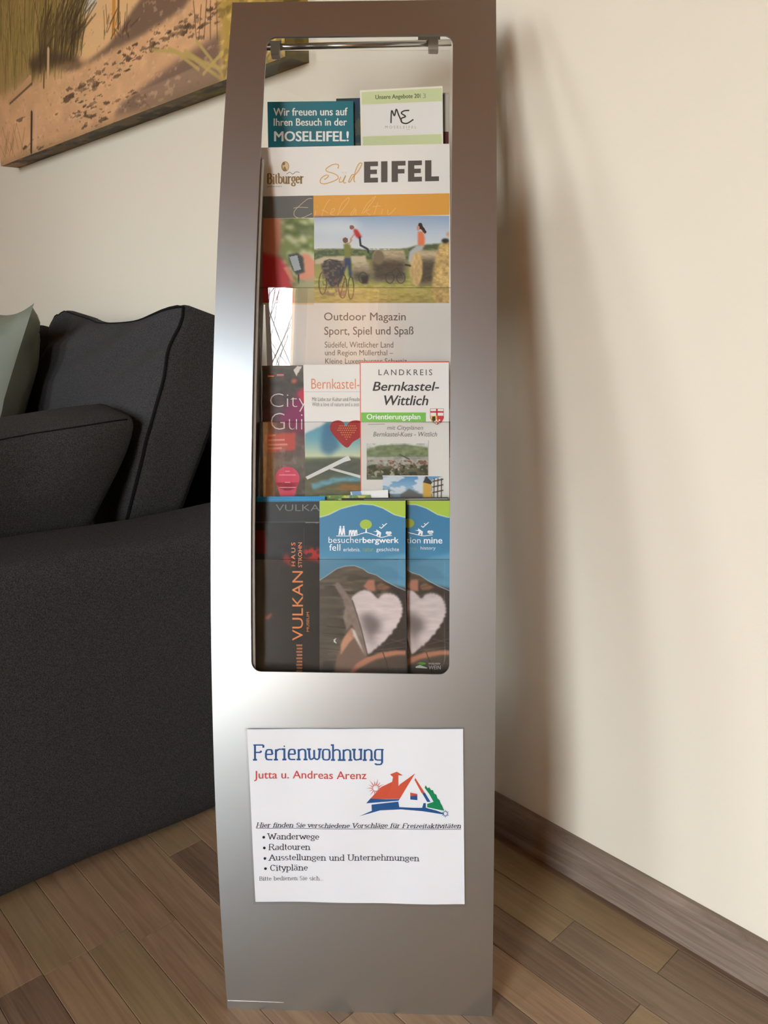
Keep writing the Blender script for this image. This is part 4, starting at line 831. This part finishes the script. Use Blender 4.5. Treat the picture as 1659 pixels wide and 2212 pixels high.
p = Print(); p.poly([(759, 1062), (779, 1056 + 5), (782, 1070), (762, 1070)], (130, 170, 214)); b.pr(p)
BLK = (30, 29, 29)
b = Br('leaflet', 'black leaflet with grey heading standing behind the orange lettered one', 'leaflet', P4V, -.0025, (543.8, 1084.5), (705, 1083), (706, 1474), (547, 1474), .0008, BLK)
p = Print(); p.text('VULKAN', 595.7, 1089.7, 712, 1103.8, (116, 116, 116), 2, -.008); p.ribbon([(552, 1127.5), (700, 1127)], .8, (96, 96, 92), 2); b.pr(p)
b = Br('leaflet', 'black leaflet with upright orange lettering at the left of the fourth pocket', 'leaflet', P4V, -.001, (550, 1129), (702, 1128), (704, 1472), (555, 1472), .001, (26, 25, 25))
q = Pic(552, 1130, 700, 1470, 1.8); one = np.ones(q.X.shape); q.c[:] = (34, 33, 32); q.tex(40, 20, .2, 111); q.poly([(551, 1145), (575, 1146), (577, 1196), (554, 1196)], (96, 26, 26), .8)
q.poly([(655, 1186), (672, 1180), (700, 1190), (700, 1222), (684, 1212), (664, 1210), (655, 1200)], (170, 40, 30), 3); q.poly([(606, 1218), (616, 1196), (624, 1200), (640, 1216), (626, 1224), (612, 1214)], (140, 34, 28), 3); q.line([(604, 1222), (598, 1256)], 1.2, (110, 70, 60), .7); q.poly([(570, 1336), (588, 1322), (588, 1328), (580, 1338)], (180, 90, 70), 2); q.speck(((q.X > 600) & (q.Y > 1176) & (q.Y < 1226)).astype(float), 10, 8, (30, 28, 28), .52, 112, .8); b.pic(q, m=M_gloss)
p = Print(); OR = (240, 134, 62)
p.text('VULKAN', 631.4, 1233.6, 654.6, 1383.7, OR, 3, .0, rot=1); p.text('HAUS', 629, 1172, 638, 1223, OR, 3, rot=1, space=1.4); p.text('STROHN', 643.9, 1171.8, 652.4, 1225.6, OR, 3, rot=1); p.text('MUSEUM', 662, 1322, 668, 1364.4, OR, 3, .01, rot=1)
for i in range(9): p.quad(640 + (i % 2), 1392 + i * 7, 653, 1396 + i * 7, (176, 104, 54), 2)
for i in range(5): p.quad(656, 1140 + i * 60, 656.6, 1190 + i * 60, (60, 58, 56), 2)
p.text('sonntags', 660, 1128, 689, 1130.5, (180, 180, 178), 3); b.pr(p)
def mine(x0, x1, label, off, en=False, ybot=1474, t=.001):
    b = Br('leaflet', label, 'leaflet', P4, off, (x0, 1080.5), (x1, 1079), (x1 + 6, ybot), (x0 + 5, ybot), t, (60, 62, 62))  # dark page colour stands in for the shaded gap between these leaflets
    ox = 700 if not en else 793.8
    def c7(L): return [(ox + x / 5.67 + (0 if not en else 0), 1080 + y / 5.67) for x, y in L]
    rg2 = random.Random(4)
    q = Pic(x0 + .8, 1081.5, x1 + 2, 1470, 1.3); one = np.ones(q.X.shape); q.grad([(1080, (62, 124, 164)), (1180, (64, 128, 164)), (1240, (88, 150, 180)), (1290, (96, 150, 176)), (1470, (90, 140, 166))])
    dx = 0 if not en else (1545 - 1010) * 0
    q.poly(c7([(-80, 700), (200, 720), (500, 800), (780, 700), (1100, 640), (1100, 1200), (-80, 1200)]), (104, 160, 188), 2, .8); q.poly(c7([(-80, 760), (150, 700), (450, 760), (820, 820), (1000, 980), (-80, 980)]), (78, 138, 170), 3, .6)
    q.poly(c7([(-80, -40), (1100, -40), (1100, 218), (980, 212), (860, 180), (720, 100), (600, 60), (450, 50), (330, 75), (200, 110), (60, 180), (-20, 205), (-80, 215)]), (170, 196, 70), .5)
    q.line(c7([(-80, 215), (-20, 205), (60, 180), (200, 110), (330, 75), (450, 50), (600, 60), (720, 100), (860, 180), (980, 212), (1100, 218)]), 1.6, (206, 226, 220), .9)
    hill = [(-80, 1000), (30, 930), (160, 840), (260, 810), (370, 805), (470, 840), (540, 890), (640, 920), (760, 1000), (880, 1060), (1100, 1150)]
    q.poly(c7(hill + [(1100, 2300), (-80, 2300)]), (98, 86, 72), .5); m_ = poly_mask(q.X, q.Y, c7(hill + [(1100, 2300), (-80, 2300)]))
    q.tex(30, 6, .3, 121, m_); q.speck(m_, 40, 10, (64, 54, 44), .52, 122, .7); q.poly(c7([(620, 1000), (1100, 1100), (1100, 1840), (700, 1820), (900, 1500), (980, 1300), (880, 1160), (640, 1080)]), (58, 48, 42), 2, .85)
    q.line(c7(hill), 1.4, (190, 206, 206), .9)
    q.poly(c7([(-80, 1950), (150, 1900), (220, 1500), (80, 1100), (-80, 1100)]), (84, 76, 64), 6, .6)
    q.poly(c7([(480, 1060), (540, 980), (620, 980), (625, 1120), (560, 1120)]), (186, 124, 100), 1); q.poly(c7([(640, 1050), (700, 1010), (820, 1070), (760, 1100), (660, 1100)]), (136, 98, 70), 1.5)
    for i in range(46):
        x_ = rg2.uniform(-60, 1000); y_ = rg2.uniform(1000, 1900); L_ = rg2.uniform(60, 320); sl = .10 if x_ < 500 else -.28
        q.c = q.c + (np.array(rg2.choice([(24, 22, 18), (-26, -24, -22), (-34, -32, -30)])) * (np.clip(1.3 - np.abs((q.Y - (1080 + (y_ + sl * (q.X * 5.67 - ox * 5.67 - x_)) / 5.67))) / .9, 0, 1) * (np.abs(q.X - ox - (x_ + L_ / 2) / 5.67) < L_ / 11.3) * m_)[..., None])
    q.c = np.clip(q.c, 0, 255)
    # pot and rim
    q.poly(c7([(120, 2130), (150, 1950), (200, 1780), (230, 1700), (330, 1560), (440, 1720), (520, 1930), (700, 1880), (900, 1850), (1100, 1850), (1100, 2200), (120, 2200)]), (126, 100, 84), 1)
    q.poly(c7([(210, 1760), (240, 1690), (340, 1560), (380, 1680), (300, 1760), (200, 1900)]), (206, 150, 120), 1.5); q.poly(c7([(520, 1930), (700, 1870), (900, 1845), (1100, 1845), (1100, 1890), (880, 1900), (640, 1950), (430, 2060), (340, 2150), (280, 2150), (400, 2000)]), (190, 126, 98), 1.2)
    q.poly(c7([(340, 2160), (430, 2070), (640, 1960), (880, 1910), (1100, 1900), (1100, 2200), (340, 2200)]), (84, 70, 60), 2); q.poly(c7([(0, 1960), (120, 2000), (110, 2200), (-60, 2200)]), (50, 46, 40), 4)
    for s_ in ([(720, 1870), (770, 2000), (790, 2120)],): q.line(c7(s_), 1.6, (48, 40, 36))
    for s_ in ([(620, 1800), (1000, 1700)], [(640, 1840), (1000, 1800)], [(800, 1700), (1020, 1760)]): q.line(c7(s_), 1.5, (120, 104, 92), .6)
    # slate blade and heart
    q.poly(c7([(120, 1040), (170, 1000), (200, 1030), (330, 1220), (380, 1300), (440, 1500), (540, 1910), (510, 1920), (400, 1650), (340, 1520), (280, 1600), (230, 1430), (260, 1330), (230, 1210)]), (142, 122, 112), 1); q.tex(9, 9, .15, 124, poly_mask(q.X, q.Y, c7([(200, 1100), (420, 1300), (540, 1900), (250, 1600)])))
    q.poly(c7([(340, 1570), (380, 1600), (500, 1900), (470, 1850), (360, 1660)]), (224, 212, 206), 1)
    hv = [(340, 1200), (430, 1120), (540, 1108), (610, 1160), (660, 1205), (710, 1160), (790, 1142), (880, 1170), (930, 1230), (960, 1320), (950, 1420), (880, 1560), (740, 1730), (620, 1830), (540, 1885), (500, 1760), (440, 1520), (370, 1290)]
    hv2 = cr(hv, 7, True); ce = np.array([650, 1450.])
    hv = [tuple(np.asarray(v) + (np.asarray(v) - ce) / np.linalg.norm(np.asarray(v) - ce) * (9 * math.sin(i * 1.9) + 6 * math.sin(i * 3.7)) * (1 if v[0] > 560 and v[1] > 1100 else .2)) for i, v in enumerate(hv2)]
    q.poly(c7([(x + 26, y + 14) for x, y in hv]), (54, 42, 38), 2, .7); q.poly(c7(hv), (220, 204, 202), .7); hm_ = poly_mask(q.X, q.Y, c7(hv)); q.tex(26, 7, .08, 125, hm_)
    q.mask(blur(poly_mask(q.X, q.Y, c7([(440, 1400), (560, 1380), (700, 1480), (690, 1600), (600, 1660), (600, 1830), (520, 1640), (470, 1540)])), 6) * hm_, (112, 100, 98), .85)
    q.line(c7([(345, 1230), (400, 1400), (460, 1600), (530, 1900)]), 2.4, (92, 76, 70), .9)
    if not en: q.poly(c7([(150, 1690), (120, 1710), (120, 1740), (158, 1760), (136, 1726)]), (226, 222, 216), .3)
    b.pic(q)
    p = Print(); WH = (238, 242, 244); C = lambda x, y: (ox + x / 5.67, 1080 + y / 5.67)
    def qd(x): return C(*x)
    if x0 < 700 or True:
        if not en:
            p.text('besucher', *C(55, 452), *C(470, 526), WH, 4, -.004); p.text('bergwerk', *C(472, 456), *C(916, 550), WH, 4, .04)
            p.text('fell', *C(64, 540), *C(200, 622), WH, 4); p.text('erlebnis.', *C(236, 584), *C(446, 630), (220, 232, 236), 4); p.text('natur.', *C(474, 588), *C(616, 630), (140, 170, 90), 4); p.text('geschichte', *C(640, 582), *C(918, 642), (226, 234, 238), 4)
            p.ribbon([C(*z) for z in cr([(150, 440), (260, 442), (380, 436), (510, 400), (620, 430), (700, 458), (780, 440), (830, 436)])], 1.5, WH, 4)
            for (x, h_) in ((200, 110), (240, 110)):
                p.ell(*C(x, 440 - h_), 2, 2.4, WH, 4, 10); p.poly([C(x - 14, 440 - h_ + 14), C(x + 12, 440 - h_ + 14), C(x + 20, 432), C(x + 6, 432), C(x, 390), C(x - 10, 432), C(x - 24, 432)], WH, 4)
            for x in (320, 355, 390): p.poly([C(x - 14, 372), C(x + 16, 366), C(x + 20, 434), C(x + 8, 434), C(x + 4, 388), C(x - 6, 434), C(x - 18, 434)], WH, 4)
            p.poly([C(z[0], z[1]) for z in ((505, 400), (510, 350), (522, 350), (526, 400))], WH, 4); p.ell(*C(512, 300), 13, 10.5, (164, 190, 70), 3, 24)
            xo = 0
        else:
            p.text('mine', *C(690, 458), *C(918, 534), WH, 4, .04); p.text('tion', *C(480, 462), *C(650, 530), WH, 4, -.004); p.text('history', *C(652, 568), *C(835, 620), (226, 234, 238), 4); p.text('love.', *C(520, 572), *C(610, 606), (130, 150, 90), 4)
            p.ribbon([C(*z) for z in cr([(496, 398), (620, 428), (690, 440), (780, 430), (800, 426)])], 1.5, WH, 4); p.ell(*C(500, 285), 13, 10, (150, 160, 50), 3, 24)
            xo = -20
            p.text('MOSELWEIN', *C(750, 1994), *C(890, 2016), (200, 200, 196), 4, .02); p.text('WEIN', *C(750, 2030), *C(896, 2076), (214, 214, 210), 4, -.004)
            p.poly([C(590, 2040), C(640, 2020), C(730, 2054), C(730, 2064), C(590, 2056)], (206, 214, 196), 4); p.poly([C(600, 2010), C(640, 1985), C(700, 1990), C(720, 2010), C(670, 2022), C(630, 2008)], (84, 160, 60), 4)
        yo = 0 if not en else -12
        p.poly([C(640 + xo, 360 + yo), C(660 + xo, 372 + yo), C(700 + xo, 400 + yo), C(690 + xo, 450 + yo), C(676 + xo, 452 + yo), C(674 + xo, 414 + yo), C(650 + xo, 446 + yo), C(636 + xo, 440 + yo), C(652 + xo, 396 + yo), C(600 + xo, 382 + yo), C(640 + xo, 382 + yo)], WH, 4)
        p.ell(*C(776 + xo, 404 + yo), 4, 3.5, WH, 4, 10); p.ell(*C(806 + xo, 404 + yo), 4, 3.5, WH, 4, 10); p.poly([C(764 + xo, 410 + yo), C(824 + xo, 410 + yo), C(804 + xo, 432 + yo), C(776 + xo, 432 + yo)], WH, 4)
        for bx, by in ((700, 340), (735, 308)): p.ribbon([C(*z) for z in cr([(bx - 22 + xo, by - 10 + yo), (bx + xo, by + 6 + yo), (bx + 10 + xo, by - 2 + yo), (bx + 34 + xo, by - 22 + yo)])], 1.8, WH, 4)
    b.pr(p)
mine(878.5, 969.5, 'right one of the two blue leaflets with slate heart, half covered', -.0065, True)
mine(689.5, 874, 'fully visible blue and green leaflet with white hikers, tree and slate heart', .003, False, 1474, .0045)
# ------------------------------------------------------------ laminated notice on the sheet
def nm(x, y, l):
    a_, z_ = sheet_xz(x, y); return sp_(a_, z_, .0006 + l * LAY * 1.6 + wav(x, y))
def wav(x, y): return .0009 * (1 + .5 * math.sin(x * .035 + 1) + .5 * math.sin(y * .021 + x * .012))
ntc = thing('laminated_notice', 'laminated white holiday flat notice reading Ferienwohnung on the lower metal panel', 'notice', nm(776, 1955, 0))
def sheet_grid(name, tl, tr, br, bl, lay, m, nx=64, ny=52, back=0.):
    V = []
    for j in range(ny + 1):
        for i in range(nx + 1):
            u_, v_ = i / nx, j / ny; x = (tl[0] * (1 - u_) + tr[0] * u_) * (1 - v_) + (bl[0] * (1 - u_) + br[0] * u_) * v_; y = (tl[1] * (1 - u_) + tr[1] * u_) * (1 - v_) + (bl[1] * (1 - u_) + br[1] * u_) * v_
            V.append(nm(x, y, lay))
    fs = [(j * (nx + 1) + i, (j + 1) * (nx + 1) + i, (j + 1) * (nx + 1) + i + 1, j * (nx + 1) + i + 1) for j in range(ny) for i in range(nx)]
    return mesh(name, V, fs, m, ntc, True)
sheet_grid('paper', (534.5, 1573.5), (1000, 1573.5), (1003.5, 1951.5), (552.5, 1945.5), 1, mat('notice_paper', (234, 234, 238), .5, spec=.3))
sheet_grid('laminate_film', (529.5, 1569.5), (1004, 1569), (1006, 1956.5), (548, 1951.5), 0, M_lam)
N5 = lambda x, y: (520 + x / 3.318, 1550 + y / 3.318)
def n5(L): return [N5(*q) for q in L]
p = Print(); BL_ = (34, 84, 140); RD = (204, 74, 66)
a_ = N5(95, 300); c_ = N5(1018, 300)
stroke_text(p, 'Ferienwohnung', a_[0] - 1, c_[0] + 2, a_[1] - 1, 32, BL_, 3, .13, .09, GF, slope=.004, serif=.26)
p.text('Jutta u. Andreas Arenz', *N5(98, 378), *N5(902, 452), RD, 3, .012, slope=.004)
# house emblem
p.poly(n5([(1010, 490), (1085, 455), (1092, 420), (1070, 402), (1118, 382), (1162, 408), (1130, 408), (1130, 480), (1250, 392), (1140, 576), (1040, 578), (930, 574)]), (206, 84, 58), 3)
p.poly(n5([(1133, 420), (1158, 418), (1150, 455), (1133, 485)]), (234, 234, 238), 4)
p.poly(n5([(930, 574), (1040, 580), (1140, 578), (1130, 590), (900, 608)]), BL_, 3); p.poly(n5([(938, 618), (1130, 596), (1136, 636), (1240, 640), (1300, 640), (1310, 606), (1326, 606), (1326, 640), (1400, 660), (1460, 684), (1455, 690), (1300, 664), (1150, 652), (1000, 660), (850, 700), (940, 662)]), BL_, 3)
p.poly(n5([(1250, 424), (1310, 520), (1318, 532), (1296, 534), (1246, 440)]), (206, 84, 58), 3); p.poly(n5([(1300, 534), (1320, 532), (1360, 598), (1336, 598)]), BL_, 3)
p.poly(n5([(1215, 530), (1265, 540), (1265, 552), (1215, 556)]), (206, 84, 58), 4); p.poly(n5([(1215, 556), (1265, 546), (1265, 584), (1215, 580)]), BL_, 4)
p.poly(n5([(1324, 478), (1340, 500), (1350, 492), (1364, 515), (1376, 512), (1386, 540), (1400, 545), (1410, 575), (1424, 585), (1432, 610), (1442, 625), (1458, 662), (1440, 660), (1336, 636), (1336, 612), (1382, 598), (1350, 540), (1318, 496)]), (20, 132, 84), 3)
for cx_, cy_, r0, r1, c1, nn in ((968, 500, 12, 72, (206, 84, 70), 14), (1466, 684, 8, 32, BL_, 12)):
    for i in range(nn):
        t = 2 * math.pi * i / nn; d_ = (math.cos(t), math.sin(t)); e_ = (-d_[1], d_[0]); r2 = r1 * (1 if i % 2 else .8)
        p.poly(n5([(cx_ + d_[0] * r0 * 1.6 - e_[0] * 3.4, cy_ + d_[1] * r0 * 1.6 - e_[1] * 3.4), (cx_ + d_[0] * r2, cy_ + d_[1] * r2), (cx_ + d_[0] * r0 * 1.6 + e_[0] * 3.4, cy_ + d_[1] * r0 * 1.6 + e_[1] * 3.4)]), c1, 4)
    p.ell(*N5(cx_, cy_), r0 * .7 / 1.8, r0 * .7 / 1.8, (240, 240, 244), 5, 12)
INK = (48, 46, 50)
a_ = N5(112, 778)
stroke_text(p, 'Hier finden Sie verschiedene Vorschläge für Freizeitaktivitäten', a_[0], N5(1578, 0)[0], a_[1], 9.6, INK, 3, .19, .09, shear=.2, slope=.0068, serif=.34)
p.ribbon([N5(112 + 1466 * i / 60, 785 + 12 * i / 60) for i in range(61)], .9, INK, 3)
for t_, x0, x1, yb, by in (('Wanderwege', 196, 566, 864, 849), ('Radtouren', 202, 500, 939, 925), ('Ausstellungen und Unternehmungen', 204, 1280, 1014, 1000), ('Citypläne', 210, 484, 1088, 1073)):
    a_ = N5(x0, yb); stroke_text(p, t_, a_[0], N5(x1, 0)[0], a_[1], 12.4, INK, 3, .15, .075, slope=.006, serif=.34); p.ell(*N5((168, 172, 176, 180)[int((by - 849) / 74)], by), 2.9, 2.9, (26, 26, 30), 3, 14)
a_ = N5(134, 1158); stroke_text(p, 'Bitte bedienen Sie sich...', a_[0], N5(594, 0)[0], a_[1], 8.6, (92, 90, 94), 3, .13, .07, slope=.006)
mesh('lettering', [nm(x, y, l + 1) for x, y, l in p.v], p.f, M_print, ntc, cols=np.array(p.c))
